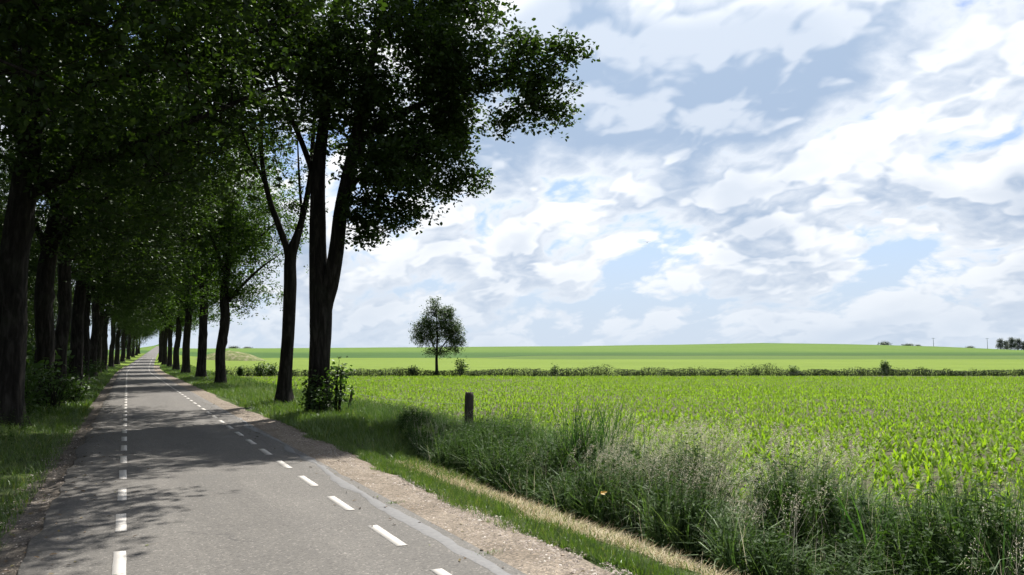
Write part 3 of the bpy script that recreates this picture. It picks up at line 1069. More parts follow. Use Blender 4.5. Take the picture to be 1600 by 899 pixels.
RG, LG = 'oaks along the field side of the road', 'oaks along the shaded side of the road'
kit_at('oak_tree', twin, 500, 24.9, -THETA, 1.0, 'large dark oak with forked twin trunk, bushy shrub at its foot', RG)
kit_at('oak_tree', slim, 447, 30.3, -THETA, 1.0, 'slender knotty oak with sparse open crown, just behind the forked oak', RG)
right_rows = [(347, 51.0, 'leaning grey-barked oak standing alone beside the sunlit road stretch'), (318, 63.7, 'straight dark oak, third trunk beyond the forked oak along the field'),
              (293, 81, 'dark oak, fourth trunk beyond the forked oak along the field'), (278, 97, 'dark oak, fifth trunk beyond the forked oak along the field'),
              (267, 116, 'dark oak, sixth trunk beyond the forked oak along the field'), (259.5, 135, 'far oak, seventh trunk beyond the forked oak along the field'),
              (254, 155, 'far oak, eighth trunk beyond the forked oak along the field'), (252, 178, 'farthest oak at the end of the field side row')]
for i, (px, d, lab) in enumerate(right_rows):
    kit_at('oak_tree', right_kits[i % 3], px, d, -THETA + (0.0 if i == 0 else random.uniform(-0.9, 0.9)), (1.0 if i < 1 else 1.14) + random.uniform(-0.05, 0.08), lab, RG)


def XY(X, d):
    """point at lateral offset X from the road line and depth d"""
    return X + road_cx((d - X * Fv[0]) / Fv[1]), (d - X * Fv[0]) / Fv[1]


left_rows = [(11.0, 'near oak whose crown roofs the top corner, trunk outside the picture'), (19.8, 'thickest black oak trunk at the left border of the picture'),
             (29.0, 'second oak trunk from the left border, leafy bush at its foot'), (36.6, 'third oak trunk from the left border, behind the leafy bush'),
             (46.0, 'fourth oak trunk from the left border in the dark row'), (54.5, 'fifth oak trunk from the left border in the dark row'),
             (66, 'sixth oak trunk from the left border in the dark row'), (80, 'seventh oak trunk from the left border in the dark row'),
             (95, 'eighth oak trunk from the left border in the dark row'), (112, 'ninth oak trunk from the left border, deep in the tunnel'),
             (131, 'tenth oak trunk from the left border, deep in the tunnel'), (152, 'eleventh oak trunk from the left border, deep in the tunnel'), (176, 'far oak whose crown hangs low over the tunnel end'), (204, 'oak next to the last visible one of the shaded row'), (230, 'oak just before the far bend on the shaded side'), (258, 'farthest oak at the bend where the road climbs away')]
for i, (d, lab) in enumerate(left_rows):
    Xq, Yq = XY(-2.65 + random.uniform(-0.12, 0.12), d)
    plant_tree('oak_tree', left_kits[(i * 2 + 1) % 3], Xq, Yq, random.uniform(-0.5, 0.5) + (0.55 if i == 0 else 0.0), 1.0 + random.uniform(-0.04, 0.08), lab, 'tree', LG)
for i, d in enumerate((9, 17, 25, 33, 42, 52, 64, 78, 96, 120, 190, 215, 250)):
    Xq, Yq = XY((-8.2 if d < 150 else -4.0) + random.uniform(-0.7, 0.7), d)
    plant_tree('oak_tree', back_kits[i % 2], Xq, Yq, random.uniform(0, 6.28), 0.95 + random.uniform(-0.06, 0.08), 'oak half hidden behind the front row of dark trunks', 'tree', 'oaks behind the shaded row')

# lone tree by the far ditch
lone = make_tree(311, [
    ([(0, 0, -0.2, 0.17), (0.0, 0, 0.6, 0.135), (-0.03, 0, 1.6, 0.12), (0.0, 0, 2.6, 0.10), (0.03, 0, 4.2, 0.075), (-0.1, 0, 5.8, 0.04), (-0.15, 0, 7.0, 0.012)], None),
    ([(0.0, 0, 1.9, 0.06), (0.45, 0.1, 2.7, 0.05), (1.1, 0.2, 3.6, 0.03), (1.6, 0.2, 4.4, 0.012)], (0, 0, 1.9)),
    ([(0.0, 0, 2.3, 0.05), (-0.5, -0.2, 3.2, 0.04), (-1.2, -0.3, 4.0, 0.012)], (0, 0, 2.3)),
], [(0.1, 0, 4.6, 1.7, 1.8, 2.0, 230), (1.35, 0.2, 4.3, 1.15, 1.2, 1.3, 120), (-1.15, -0.1, 4.4, 1.1, 1.2, 1.2, 100), (-0.35, 0, 6.4, 0.75, 0.8, 0.9, 46), (0.75, 0.1, 5.9, 0.8, 0.9, 0.8, 50), (1.7, 0, 3.0, 0.9, 1.0, 0.8, 60), (-1.75, 0.1, 3.5, 0.7, 0.9, 0.6, 34), (0.5, 0.0, 2.3, 0.8, 0.8, 0.45, 22), (-0.6, 0, 2.4, 0.6, 0.6, 0.5, 14)],
    40, 0.20, 0.13, 'birch', False, 0.3, gap=0.38, zmin=1.5, seg=0.35)
q = at(683, 74.6)
plant_tree('field_tree', lone, q[0], q[1], -THETA, 1.0, 'small round-crowned tree standing alone by the far ditch', 'tree')


# ------------------------------------------------------------------ shrubs
def make_shrub(seed, h, w, n, leaf, size, lm='shrub', nst=7, nl=14, lobed=True, rad=0.14):
    rs = np.random.default_rng(seed)
    sk = Skeleton()
    for k in range(nst):
        a = rs.uniform(0, 6.28); b = rs.uniform(0.15, 0.9) * w * 0.5
        hh = h * rs.uniform(0.6, 0.98)
        x0, y0 = rs.normal(0, 0.06 * w, 2)
        sk.stem([(x0, y0, -0.08, 0.016 * h), (x0 + math.cos(a) * b * 0.3, y0 + math.sin(a) * b * 0.3, hh * 0.4, 0.011 * h), (x0 + math.cos(a) * b, y0 + math.sin(a) * b, hh, 0.004)], -1, 0.15)
    tg = envelope([(0, 0, h * 0.5, w * 0.5, w * 0.5, h * 0.46, n)], rs, 0.33)
    tips = sk.grow(tg, 0.18, -1, rs)
    A = Soup(); sk.tubes(A, 0, 0)
    B = Soup(); foliage(B, np.array(sk.p)[tips], nl, rad, size, rs, lobed)
    return A.mesh('stem', M['bark'], True), B.mesh('foliage', M[lm])


def plant_shrub(name, kit, X, Y, rz, s, label, cat='shrub', group=None, zs=1.0, sink=0.02):
    o = empty(name, (X, Y, float(ground_z(X, Y)) - sink), rz)
    o.scale = (s, s, s * zs)
    link('stem', kit[0], o); link('foliage', kit[1], o)
    return tag(o, label, cat, group)


elder = make_shrub(401, 1.0, 1.0, 95, None, 0.11, nl=9, rad=0.12)
tall = make_shrub(402, 1.0, 0.55, 60, None, 0.10, nl=9, rad=0.11)
column = make_shrub(404, 1.0, 0.42, 150, None, 0.085, nl=14, rad=0.07, nst=5)
shoots = make_shrub(405, 1.0, 0.36, 44, None, 0.075, nl=9, rad=0.07, nst=4)
weedy = make_shrub(403, 1.0, 1.1, 120, None, 0.055, 'forb', 12, 12, False, 0.10)
q = at(503, 24.1)
plant_shrub('shrub', elder, q[0], q[1], 0.3, 0.85, 'dark leafy shrub wrapped round the forked oak trunk')
q = at(529, 24.5)
plant_shrub('shrub', shoots, q[0], q[1], 1.3, 1.85, 'taller sunlit elder shoots on the field side of the forked oak')
q = at(489, 24.3)
plant_shrub('shrub', shoots, q[0], q[1], 2.3, 1.45, 'narrow leafy shoots climbing the road side of the forked oak')
for k, (px, d, kit, s, lab) in enumerate(((88, 25.5, weedy, 1.25, 'pale sunlit weed bush at the left verge, before the second trunk'),
                                         (122, 30.5, elder, 1.1, 'broad-leaved bush right of the pale weed bush on left verge'),
                                         (60, 27.5, elder, 1.5, 'dark bush between the first and second left trunks'))):
    q = at(px, d)
    plant_shrub('shrub', kit, q[0], q[1], k * 1.1, s, lab)
dark_bushes = [(20, 21.2, 1.2), (38, 23.5, 1.3), (45, 33, 1.8), (95, 40, 1.7), (118, 50, 1.6), (140, 62, 1.5), (152, 78, 1.6), (75, 46, 2.2), (20, 30, 2.4), (110, 70, 2.4), (-10, 24, 2.2), (60, 60, 2.8), (130, 100, 2.8)]
for k, (px, d, s) in enumerate(dark_bushes):
    q = at(px, d)
    plant_shrub('shrub', elder if k % 3 else weedy, q[0], q[1], k * 0.9, s, 'shaded undergrowth bush between the trunks left of the road', 'shrub', 'undergrowth bushes among the left trunks')
bushes = [(721, 74.0, tall, 1.7, 'upright feathery shrub beside the lone field tree'), (645, 73.8, elder, 1.0, 'low dark bush in the ditch left of the lone tree'),
          (866, 74.0, tall, 1.1, 'small pointed bush in the far ditch, right of the lone tree'), (1380, 76, column, 1.35, 'dark upright column-shaped shrub in the far ditch'),
          (1238, 75, elder, 1.0, 'small round bush in the far ditch, left of the column shrub'), (378, 69.5, column, 0.95, 'small dark stump-like bush at the near end of the far ditch'),
          (408, 71, elder, 1.3, 'dense bush at the left end of the far ditch'), (425, 72, elder, 1.2, 'low bush behind the slender oak in the far ditch')]
for k, (px, d, kit, s, lab) in enumerate(bushes):
    q = at(px, d)
    plant_shrub('shrub', kit, q[0], q[1], k * 1.3, s, lab)

# far trees and bushes on the skyline
grove = [make_tree(500 + k, [([(0, 0, -0.5, 0.3), (0, 0, 3, 0.25), (0, 0, 8, 0.12), (0, 0, 11, 0.03)], None)],
                   [(0, 0, 6.2, 3.1, 3.0, 5.2, 170), (0.4, 0, 9.4, 1.9, 1.9, 2.4, 60)], 12, 0.5, 0.62, 'farleaf', False, 0.2, zmin=0.5, seg=1.0) for k in range(2)]
for k, (px, d, s, lab) in enumerate(((1561, 690, 0.72, 'leftmost tree of the far grove on the right skyline'), (1571, 700, 0.66, 'second tree from the left in the far skyline grove'),
                                     (1579, 690, 0.80, 'tallest tree in the far skyline grove'), (1588, 695, 0.78, 'tree just right of the tallest in the skyline grove'),
                                     (1598, 690, 0.62, 'low tree of the far grove at the right picture border'), (1611, 700, 0.7, 'far grove tree just past the right picture border'))):
    q = at(px, d)
    plant_tree('grove_tree', grove[k % 2], q[0], q[1], k * 1.7, s * 1.45, lab, 'tree', 'grove on the right skyline', 0.3)
farbush = make_shrub(520, 1.0, 1.7, 130, None, 0.16, 'farleaf', 5, 9, False, 0.14)
for k, (px, d, s, zs, lab) in enumerate(((1381, 612, 5.0, 0.9, 'clump of bushes on the skyline right of the hill top'), (1417, 612, 5.0, 0.55, 'low long bushes on the skyline, next right'),
                                         (1433, 612, 2.6, 0.8, 'tiny bush on the skyline between the two far poles'), (1514, 618, 3.6, 0.8, 'small dark bush on the skyline left of the grove'),
                                         (366, 615, 5.0, 0.7, 'small dark bush on the skyline above the earth mound'), (388, 612, 4.0, 0.6, 'second skyline bush, right of the mound'))):
    q = at(px, d)
    plant_shrub('far_bush', farbush, q[0], q[1], k * 2.1, s, lab, 'bush', None, zs, 0.38 * s * zs)


# ------------------------------------------------------------------ crops
def maize_leaves(S, base, hs, n, nseg):
    """young maize: n arching leaves per plant"""
    N = len(base)
    a0 = rng.uniform(0, np.pi, N)
    for k in range(n):
        b = base.copy()
        f = 0.05 + 0.30 * k / n
        b[:, 2] += hs * f
        up = k / max(1, n - 1)
        az = a0 + (k % 2) * np.pi + rng.normal(0, 0.35, N)
        strips(S, b, az, hs * rng.uniform(0.6, 0.95, N), hs * 0.18 * rng.uniform(0.8, 1.2, N), 0.75 - 0.55 * up + rng.normal(0, 0.12, N),
               1.35 - 0.45 * up + rng.normal(0, 0.25, N), nseg, [0.55, 1.0, 0.7][:nseg] if nseg == 3 else [0.8, 0.9], rng.random(N), rng.normal(0, 0.3, N))


pts = []
ROW = 0.60
for r in range(9, 130):
    a = r * ROW + 0.15
    if a > 69.6:
        break
    sp = 0.065 if a < 24 else 0.085 if a < 40 else 0.12
    bmax = 0.643 * a * 1.18 + 6
    bb = np.arange(-30, bmax, sp)
    bb = bb + rng.normal(0, sp * 0.25, len(bb))
    aa = a + rng.normal(0, 0.11, len(bb)) + 0.5 * (fbm(bb * 0.02, bb * 0 + 4) - 0.5)
    P = Rv[None] * bb[:, None] + Fv[None] * aa[:, None]
    keep = (P[:, 0] > field_edge(P[:, 1]) + 0.35 * (fbm(P[:, 1] * 0.9, P[:, 1] * 0 + 2) - 0.3)) & (rng.random(len(bb)) > 0.06)
    # thin patches where the crop came up poorly
    keep &= rng.random(len(bb)) < 0.55 + 1.0 * sstep(fbm(P[:, 0] * 0.09 + 3, P[:, 1] * 0.22), 0.22, 0.5)
    P = P[keep]
    pts.append(np.concatenate([P[:, :2], aa[keep][:, None], bb[keep][:, None]], 1))
pts = np.concatenate(pts)
pts = pts[pts[:, 1] > -3]
base = np.stack([pts[:, 0], pts[:, 1], ground_z(pts[:, 0], pts[:, 1]) - 0.01], 1)
depth = pts[:, 2]
vig = 0.75 + 0.5 * fbm(base[:, 0] * 0.12, base[:, 1] * 0.12)
hs = 0.18 * vig * rng.uniform(0.75, 1.2, len(base))
# the 300 plants that show largest, each its own object
u = (pts[:, 3] / depth) * FPX + 800
vis = (u > 700) & (u < 1590) & (depth > 9.5)
score = np.where(vis, depth + 0.0 * u, 1e9)
pick = np.argsort(score)[:300]
near = np.zeros(len(base), bool); near[pick] = True
kits = []
for k in range(6):
    S = Soup(); maize_leaves(S, np.zeros((1, 3)), np.array([0.19]), 7, 3)
    kits.append(S.mesh('maize_plant', M['maize']))
for i, j in enumerate(pick):
    o = link('maize_plant', kits[i % 6], None, base[j], rng.uniform(0, 6.28))
    sc = hs[j] / 0.19
    o.scale = (sc, sc, sc)
    tag(o, 'young maize plant in the front rows of the bright field', 'maize plant', 'young maize plants nearest the ditch')
S = Soup()
rest = ~near
c1 = rest & (depth < 30)
maize_leaves(S, base[c1], hs[c1], 7, 3)
c2 = rest & (depth >= 30)
maize_leaves(S, base[c2], hs[c2] * 1.08, 5, 2)
tag(link('maize_crop', S.mesh('maize_crop', M['maize'])), 'rows of young bright green maize covering the near field', 'crop', kind='stuff')
print('maize', len(base))


# ------------------------------------------------------------------ grass and weeds
def scatter(n, xlo, xhi, ylo, yhi, power=1.0):
    yy = ylo + (yhi - ylo) * rng.random(n) ** power
    xx = rng.uniform(xlo, xhi, n)
    return xx, yy


def on_ground(xx, yy, sink=0.01):
    X_ = xx + road_cx(yy)
    return np.stack([X_, yy, ground_z(X_, yy) - sink], 1)


def lawn(S, n, xlo, xhi, ylo, yhi, h, w, power=1.0, edge=0.25, lean=0.35, nseg=2, tone=None):
    xx, yy = scatter(n, xlo, xhi, ylo, yhi, power)
    e = edge * (fbm(yy * 1.3, yy * 0 + 71) - 0.5) * 2
    f = fbm(xx * 1.5, yy * 1.5)
    keep = (xx > xlo + 0.15 + e) & (rng.random(n) < 0.25 + 1.6 * sstep(f, 0.25, 0.6))
    xx, yy, f = xx[keep], yy[keep], f[keep]
    n = len(xx)
    strips(S, on_ground(xx, yy), rng.uniform(0, 6.28, n), h * rng.uniform(0.5, 1.3, n) * (0.7 + 0.7 * f), w * rng.uniform(0.7, 1.3, n),
           np.abs(rng.normal(0, lean, n)), rng.uniform(0.2, 1.1, n), nseg, None, np.clip(rng.random(n) * 0.9 + rng.normal(0, 0.08, n), 0, 1) if tone is None else tone, rng.normal(0, 0.5, n))


S = Soup()
lawn(S, 46000, 3.45, 4.06, 1.0, 19, 0.115, 0.0075, 1.5)
lawn(S, 5000, 4.0, 4.7, 1.0, 12, 0.10, 0.0075, 1.5)
lawn(S, 9000, 4.0, 5.6, 11.0, 18, 0.16, 0.009, 1.0)
lawn(S, 16000, 4.2, 7.9, 15.0, 32, 0.20, 0.011, 1.2)
lawn(S, 52000, 3.55, 8.1, 17, 64, 0.22, 0.014, 1.5)
lawn(S, 26000, 3.7, 8.4, 60, 140, 0.26, 0.045, 1.2)
tag(link('verge_grass', S.mesh('verge_grass', M['grass'])), 'bright green grass of the verge on the field side', 'grass', kind='stuff')
S = Soup()
lawn(S, 42000, -4.2, -1.0, 4.0, 32, 0.14, 0.010, 1.5, 0.2)
lawn(S, 30000, -6.5, -1.15, 28, 130, 0.25, 0.030, 1.5, 0.2)
tag(link('shaded_grass', S.mesh('shaded_grass', M['grass'])), 'grass in dappled shade left of the road', 'grass', kind='stuff')

# dry mown straw between grass strip and ditch
S = Soup()
n = 42000
xx, yy = scatter(n, 4.0, 5.15, 1.0, 13.0, 1.3)
keep = fbm(xx * 1.1 + 5, yy * 0.8) + 0.3 * np.exp(-((xx - 4.6) / 0.40) ** 2) > 0.48
xx, yy = xx[keep], yy[keep]; n = len(xx)
b = on_ground(xx, yy, -0.005)
strips(S, b, rng.uniform(0, 6.28, n), rng.uniform(0.06, 0.22, n), rng.uniform(0.004, 0.008, n), rng.uniform(0.9, 1.6, n), rng.uniform(-0.2, 0.5, n), 2, None, rng.random(n), rng.normal(0, 0.6, n))
tag(link('dry_straw', S.mesh('dry_straw', M['straw'])), 'strip of dry mown straw below the ditch weeds', 'straw', kind='stuff')

# rank growth in the ditch
WIND = 0.25                                   # azimuth the seed heads nod to


def ditch_points(n, xlo=4.75, xhi=6.75, ylo=0.3, yhi=19.0, gap=0.40, power=1.25):
    xx, yy = scatter(n, xlo, xhi, ylo, yhi, power)
    w = 0.35 * (fbm(yy * 0.9, yy * 0 + 83) - 0.5) * 2
    lim = 5.06 + w + 0.9 * sstep(yy, 13, 19)
    f = fbm(xx * 1.3 + 7, yy * 1.3)
    keep = (xx > lim) & (xx < field_edge(yy) + 0.15) & (f > gap)
    return xx[keep], yy[keep], f[keep]


def clump_h(xx, yy):
    return (0.55 + 0.9 * vnoise(xx * 1.15 + 40, yy * 1.15 + 12)) * (1 - 0.5 * sstep(yy, 11, 17))


S = Soup()
xx, yy, f = ditch_points(52000, gap=0.43); n = len(xx)
strips(S, on_ground(xx, yy), np.where(rng.random(n) < 0.5, rng.uniform(0, 6.28, n), WIND + rng.normal(0, 0.7, n)), rng.uniform(0.5, 1.05, n) * clump_h(xx, yy), rng.uniform(0.006, 0.014, n), np.abs(rng.normal(0, 0.2, n)), rng.uniform(0.2, 1.9, n), 3, None, rng.random(n), rng.normal(0, 0.6, n))
xx, yy, f = ditch_points(9000, 5.4, 8.3, 9, 27, 0.36, 1.0); n = len(xx)
strips(S, on_ground(xx, yy), rng.uniform(0, 6.28, n), rng.uniform(0.2, 0.5, n), rng.uniform(0.006, 0.012, n), np.abs(rng.normal(0, 0.2, n)), rng.uniform(0.1, 1.3, n), 3, None, rng.random(n), rng.normal(0, 0.6, n))
xx, yy, f = ditch_points(4200, 4.8, 6.6, 0.3, 14, 0.34, 1.0); n = len(xx)
strips(S, on_ground(xx, yy), np.where(rng.random(n) < 0.35, rng.uniform(0, 6.28, n), WIND + rng.normal(0, 0.9, n)), rng.uniform(0.65, 1.15, n) * np.sqrt(clump_h(xx, yy)), rng.uniform(0.010, 0.020, n), rng.uniform(0.05, 0.4, n), rng.uniform(0.9, 2.3, n), 4, [0.8, 1.0, 0.8, 0.45], 0.4 + 0.6 * rng.random(n), rng.normal(0, 0.5, n))
tag(link('ditch_grass', S.mesh('ditch_grass', M['wild'])), 'tangled tall wild grass filling the ditch', 'grass', kind='stuff')


def forbs(S, base, h, nleaf, size, tone=None):
    """upright leafy weeds: a stem and pairs of leaves"""
    N = len(base)
    az, lean = rng.uniform(0, 6.28, N), np.abs(rng.normal(0, 0.14, N))
    strips(S, base, az, h, 0.010, lean, 0.15, 3, [1, 0.9, 0.7], rng.random(N) * 0.4)
    for k in range(nleaf):
        t = (k + 0.6 + rng.random(N) * 0.5) / (nleaf + 0.3)
        d = np.stack([np.cos(az), np.sin(az), np.zeros(N)], 1)
        ph = lean + 0.07
        pos = base + (h * t)[:, None] * (d * np.sin(ph)[:, None] + np.array([0, 0, 1.0]) * np.cos(ph)[:, None])
        a2 = k * 1.57 + rng.uniform(0, 0.8, N) + az
        for s_ in (0, np.pi):
            dv = np.stack([np.cos(a2 + s_), np.sin(a2 + s_), rng.normal(0.0, 0.3, N) - 0.15], 1)
            ln = size * (1.15 - 0.7 * t) * rng.uniform(0.7, 1.3, N)
            leaves(S, pos, dv, np.array([0, 0, 1.0]) + rng.normal(0, 0.3, (N, 3)), ln, ln * 0.42, 0.2, rng.random(N), False)


S = Soup()
xx, yy, f = ditch_points(5200, 4.7, 6.4, 0.3, 18.5, 0.42); n = len(xx)
forbs(S, on_ground(xx, yy), rng.uniform(0.6, 0.95, n) * clump_h(xx, yy), 10, 0.115)
xx, yy = scatter(500, -4.6, -2.0, 9, 40, 1.0); n = len(xx)
tag(link('ditch_weeds', S.mesh('ditch_weeds', M['forb'])), 'dark leafy nettles and weeds crowding the ditch edge', 'weeds', kind='stuff')
S = Soup()
forbs(S, on_ground(xx, yy), rng.uniform(0.25, 0.8, n), 7, 0.10)
xx, yy = scatter(500, 6.3, 8.0, 16, 60, 1.0); n = len(xx)
forbs(S, on_ground(xx, yy), rng.uniform(0.2, 0.5, n), 6, 0.08)
tag(link('roadside_weeds', S.mesh('roadside_weeds', M['forb'])), 'scattered leafy weeds under the roadside trees', 'weeds', kind='stuff')


def panicles(S, base, h, az, nseed=46, spread=0.030, L=0.27):
    N = len(base)
    lean, curl = rng.uniform(0.05, 0.25, N), rng.uniform(0.5, 1.1, N)
    strips(S, base, az, h, 0.0035, lean, curl, 4, [1, 0.9, 0.8, 0.7], rng.random(N) * 0.3)
    d = np.stack([np.cos(az), np.sin(az), np.zeros(N)], 1)
    for k in range(nseed):
        t = 1 - (L / h) * rng.random(N)
        # point on the bent stalk
        m_ = 12
        acc = np.zeros((N, 3))
        for j in range(m_):
            ph = lean + curl * t * (j + 0.5) / m_
            acc += (h * t / m_)[:, None] * (d * np.sin(ph)[:, None] + np.array([0, 0, 1.0]) * np.cos(ph)[:, None])
        sp = spread * (0.25 + 1.2 * (1 - t) * h / L)
        pos = base + acc + rng.normal(0, 1, (N, 3)) * sp[:, None] * [1, 1, 0.7] - np.array([0, 0, 0.012])
        dv = d + rng.normal(0, 0.6, (N, 3)) + [0, 0, -0.4]
        leaves(S, pos, dv, np.array([0, 0, 1.0]) + rng.normal(0, 0.4, (N, 3)), rng.uniform(0.012, 0.026, N), rng.uniform(0.004, 0.008, N), 0.2, rng.random(N), False)


S = Soup()
xx, yy, f = ditch_points(1900, 5.0, 6.7, 0.3, 11, 0.36, 1.0); n = len(xx)
kp = vnoise(xx * 0.9 + 3, yy * 0.9) > 0.28
xx, yy = xx[kp], yy[kp]; n = len(xx)
panicles(S, on_ground(xx, yy), rng.uniform(0.85, 1.3, n), WIND + rng.normal(0, 0.4, n), 56)
xx, yy, f = ditch_points(260, 5.4, 8.0, 11, 24, 0.3, 1.0); n = len(xx)
panicles(S, on_ground(xx, yy), rng.uniform(0.55, 0.95, n), WIND + rng.normal(0, 0.7, n), 30)
xx, yy, f = ditch_points(1400, 4.75, 6.6, 0.3, 16, 0.36, 1.0); n = len(xx)
strips(S, on_ground(xx, yy), rng.uniform(0, 6.28, n), rng.uniform(0.5, 1.0, n), 0.006, np.abs(rng.normal(0, 0.45, n)), rng.uniform(-0.2, 0.7, n), 3, None, rng.random(n))
tag(link('grass_seed_heads', S.mesh('grass_seed_heads', M['seed'])), 'pale nodding grass seed heads and dry stalks over the ditch', 'grass', kind='stuff')


def reed(name, px, d, n, h, spread, label, dz=0.0):
    q = at(px, d)
    S = Soup()
    b = np.zeros((n, 3)); b[:, :2] = rng.normal(0, spread, (n, 2)); b[:, 2] = -0.05
    az = rng.normal(0.4, 1.2, n)
    strips(S, b, az, h * rng.uniform(0.55, 1.1, n), rng.uniform(0.012, 0.024, n), np.abs(rng.normal(0.1, 0.14, n)), rng.uniform(0.1, 0.8, n), 4, [0.8, 1.0, 0.85, 0.5], rng.random(n), rng.normal(0, 0.5, n))
    o = link(name, S.mesh(name, M['reed']), None, (q[0], q[1], float(ground_z(q[0], q[1])) + dz))
    return tag(o, label, 'reeds', 'reed clumps along the ditch')


reed('reed_clump', 917, 12.2, 150, 1.40, 0.24, 'tallest dense clump of dark reeds in the ditch, right of the post')
reed('reed_clump', 982, 12.0, 26, 1.05, 0.12, 'small thin reed clump just right of the tallest reeds')
reed('reed_clump', 790, 13.4, 26, 1.1, 0.2, 'loose reed blades nearest the thick fence post')
reed('reed_clump', 1368, 7.1, 46, 1.0, 0.15, 'short broad-bladed reed clump midway along the ditch top')
reed('reed_clump', 1425, 6.9, 42, 1.0, 0.14, 'second broad reed clump, next toward the right border')
reed('reed_clump', 1515, 6.4, 46, 1.0, 0.15, 'third broad reed clump, before the right border')
reed('reed_clump', 1588, 6.1, 60, 1.05, 0.15, 'tall reed clump cut by the right picture border')
for px, d, lab in ((617, 9.6, 'small grass tuft in the gravel shoulder, farther one'), (766, 7.2, 'small grass tuft in the gravel shoulder, nearer one')):
    q = at(px, d)
    S = Soup(); n = 60
    b = np.zeros((n, 3)); b[:, :2] = rng.normal(0, 1, (n, 2)) * [0.07, 0.035]
    strips(S, b, rng.uniform(0, 6.28, n), rng.uniform(0.02, 0.05, n), 0.005, np.abs(rng.normal(0.5, 0.4, n)), 0.6, 2, None, rng.random(n) * 0.6)
    tag(link('grass_tuft', S.mesh('grass_tuft', M['grass']), None, (q[0], q[1], float(ground_z(q[0], q[1])) + 0.028)), lab, 'grass tuft')

# weeds in the far ditch
S = Soup()
n = 9000
bb = rng.uniform(-27, 80, n); aa = rng.uniform(71.6, 74.6, n) + 0.04 * np.maximum(bb, 0)
P = Rv[None] * bb[:, None] + Fv[None] * aa[:, None]
hh = 0.34 + 0.85 * fbm(bb * 0.3, aa * 0.3 + 5) ** 1.3 + 0.9 * np.maximum(0, vnoise(bb * 0.8, aa * 0.5 + 50) - 0.62)
P[:, 2] = ground_z(P[:, 0], P[:, 1]) - 0.02
tl = rng.random(n) < 0.05
strips(S, P, rng.uniform(0, 6.28, n), hh * np.where(tl, 1.35, rng.uniform(0.4, 1.05, n)), rng.uniform(0.015, 0.04, n), np.abs(rng.normal(0, 0.25, n)), rng.uniform(0, 1.2, n), 2, [1, 0.8], rng.random(n) * 0.9)
m_ = 60000
j = rng.integers(0, n, m_)
pos = P[j] + np.stack([rng.normal(0, 0.15, m_), rng.normal(0, 0.15, m_), hh[j] * rng.random(m_) ** 0.8 * 0.95], 1)
leaves(S, pos, rand_dirs(m_, -0.4, 0.4), np.array([0, 0, 1.0]) + rng.normal(0, 0.6, (m_, 3)), 0.12, 0.07, 0.2, np.clip(vnoise(bb[j] * 0.5, aa[j]) * 0.5 + rng.random(m_) * 0.3, 0, 1), False)
tag(link('hedge_undergrowth', S.mesh('hedge_undergrowth', M['hedge'])), 'dark line of weeds along the far ditch across the fields', 'undergrowth', kind='stuff')


# ------------------------------------------------------------------ fence posts, mound, poles, bird
def post(px, d, h, r, lean, label, seed):
    rs = np.random.default_rng(seed)
    q = at(px, d)
    sides, lv = 18, 12
    S = Soup()
    an = np.arange(sides) / sides * 2 * np.pi
    groove = 1 - 0.10 * (rs.random(sides) < 0.3)
    rings = []
    for k in range(lv):
        t = k / (lv - 1)
        zz = -0.25 + (h + 0.25) * t
        rr = r * (1.06 - 0.12 * t) * groove * (1 + 0.03 * rs.normal(size=sides))
        if k == lv - 1:
            rr = rr * 0.86
        rings.append(np.stack([rr * np.cos(an) + lean * zz, rr * np.sin(an), np.full(sides, zz) + (0.012 * rs.normal(size=sides) if k == lv - 1 else 0)], 1))
    V = np.concatenate(rings + [np.array([[lean * h, 0, h - 0.012]])])
    k = (np.arange(lv - 1)[:, None] * sides + np.arange(sides)[None]).ravel()
    k2 = (np.arange(lv - 1)[:, None] * sides + ((np.arange(sides) + 1) % sides)[None]).ravel()
    t0 = (lv - 1) * sides
    S.add(V, np.stack([k, k2, k2 + sides, k + sides], 1), np.stack([t0 + np.arange(sides), t0 + (np.arange(sides) + 1) % sides, np.full(sides, lv * sides)], 1))
    o = link('fence_post', S.mesh('fence_post', M['wood']), None, (q[0], q[1], float(ground_z(q[0], q[1]))), -THETA)
    return tag(o, label, 'fence post', 'old wooden posts along the field edge')


pa = post(733, 19.6, 0.90, 0.115, 0.01, 'thick weathered round fence post at the field edge', 1)
pb = post(547, 26.2, 0.72, 0.045, 0.16, 'thin leaning stake beside the shrub of the forked oak', 2)


def wire(p0, p1, sag, r, label):
    n = 14
    t = np.linspace(0, 1, n)
    P = p0[None] * (1 - t)[:, None] + p1[None] * t[:, None]
    P[:, 2] -= sag * 4 * t * (1 - t)
    an = np.arange(5) / 5 * 2 * np.pi
    dv = norm((p1 - p0)[None])[0]
    u_ = norm(np.cross(dv, [0, 0, 1.0])[None])[0]; v_ = np.cross(dv, u_)
    V = (P[:, None] + r * (np.cos(an)[None, :, None] * u_ + np.sin(an)[None, :, None] * v_)).reshape(-1, 3)
    k = (np.arange(n - 1)[:, None] * 5 + np.arange(5)[None]).ravel()
    k2 = (np.arange(n - 1)[:, None] * 5 + ((np.arange(5) + 1) % 5)[None]).ravel()
    tag(link('fence_wire', mesh('fence_wire', V, [np.stack([k, k2, k2 + 5, k + 5], 1)], M['metal'])), label, 'wire')


wire(np.array(pa.location) + [0, 0, 0.62], np.array(pb.location) + Rv * 0.10 + [0, 0, 0.62], 0.10, 0.004, 'slack fence wire from the thick post to the leaning stake')

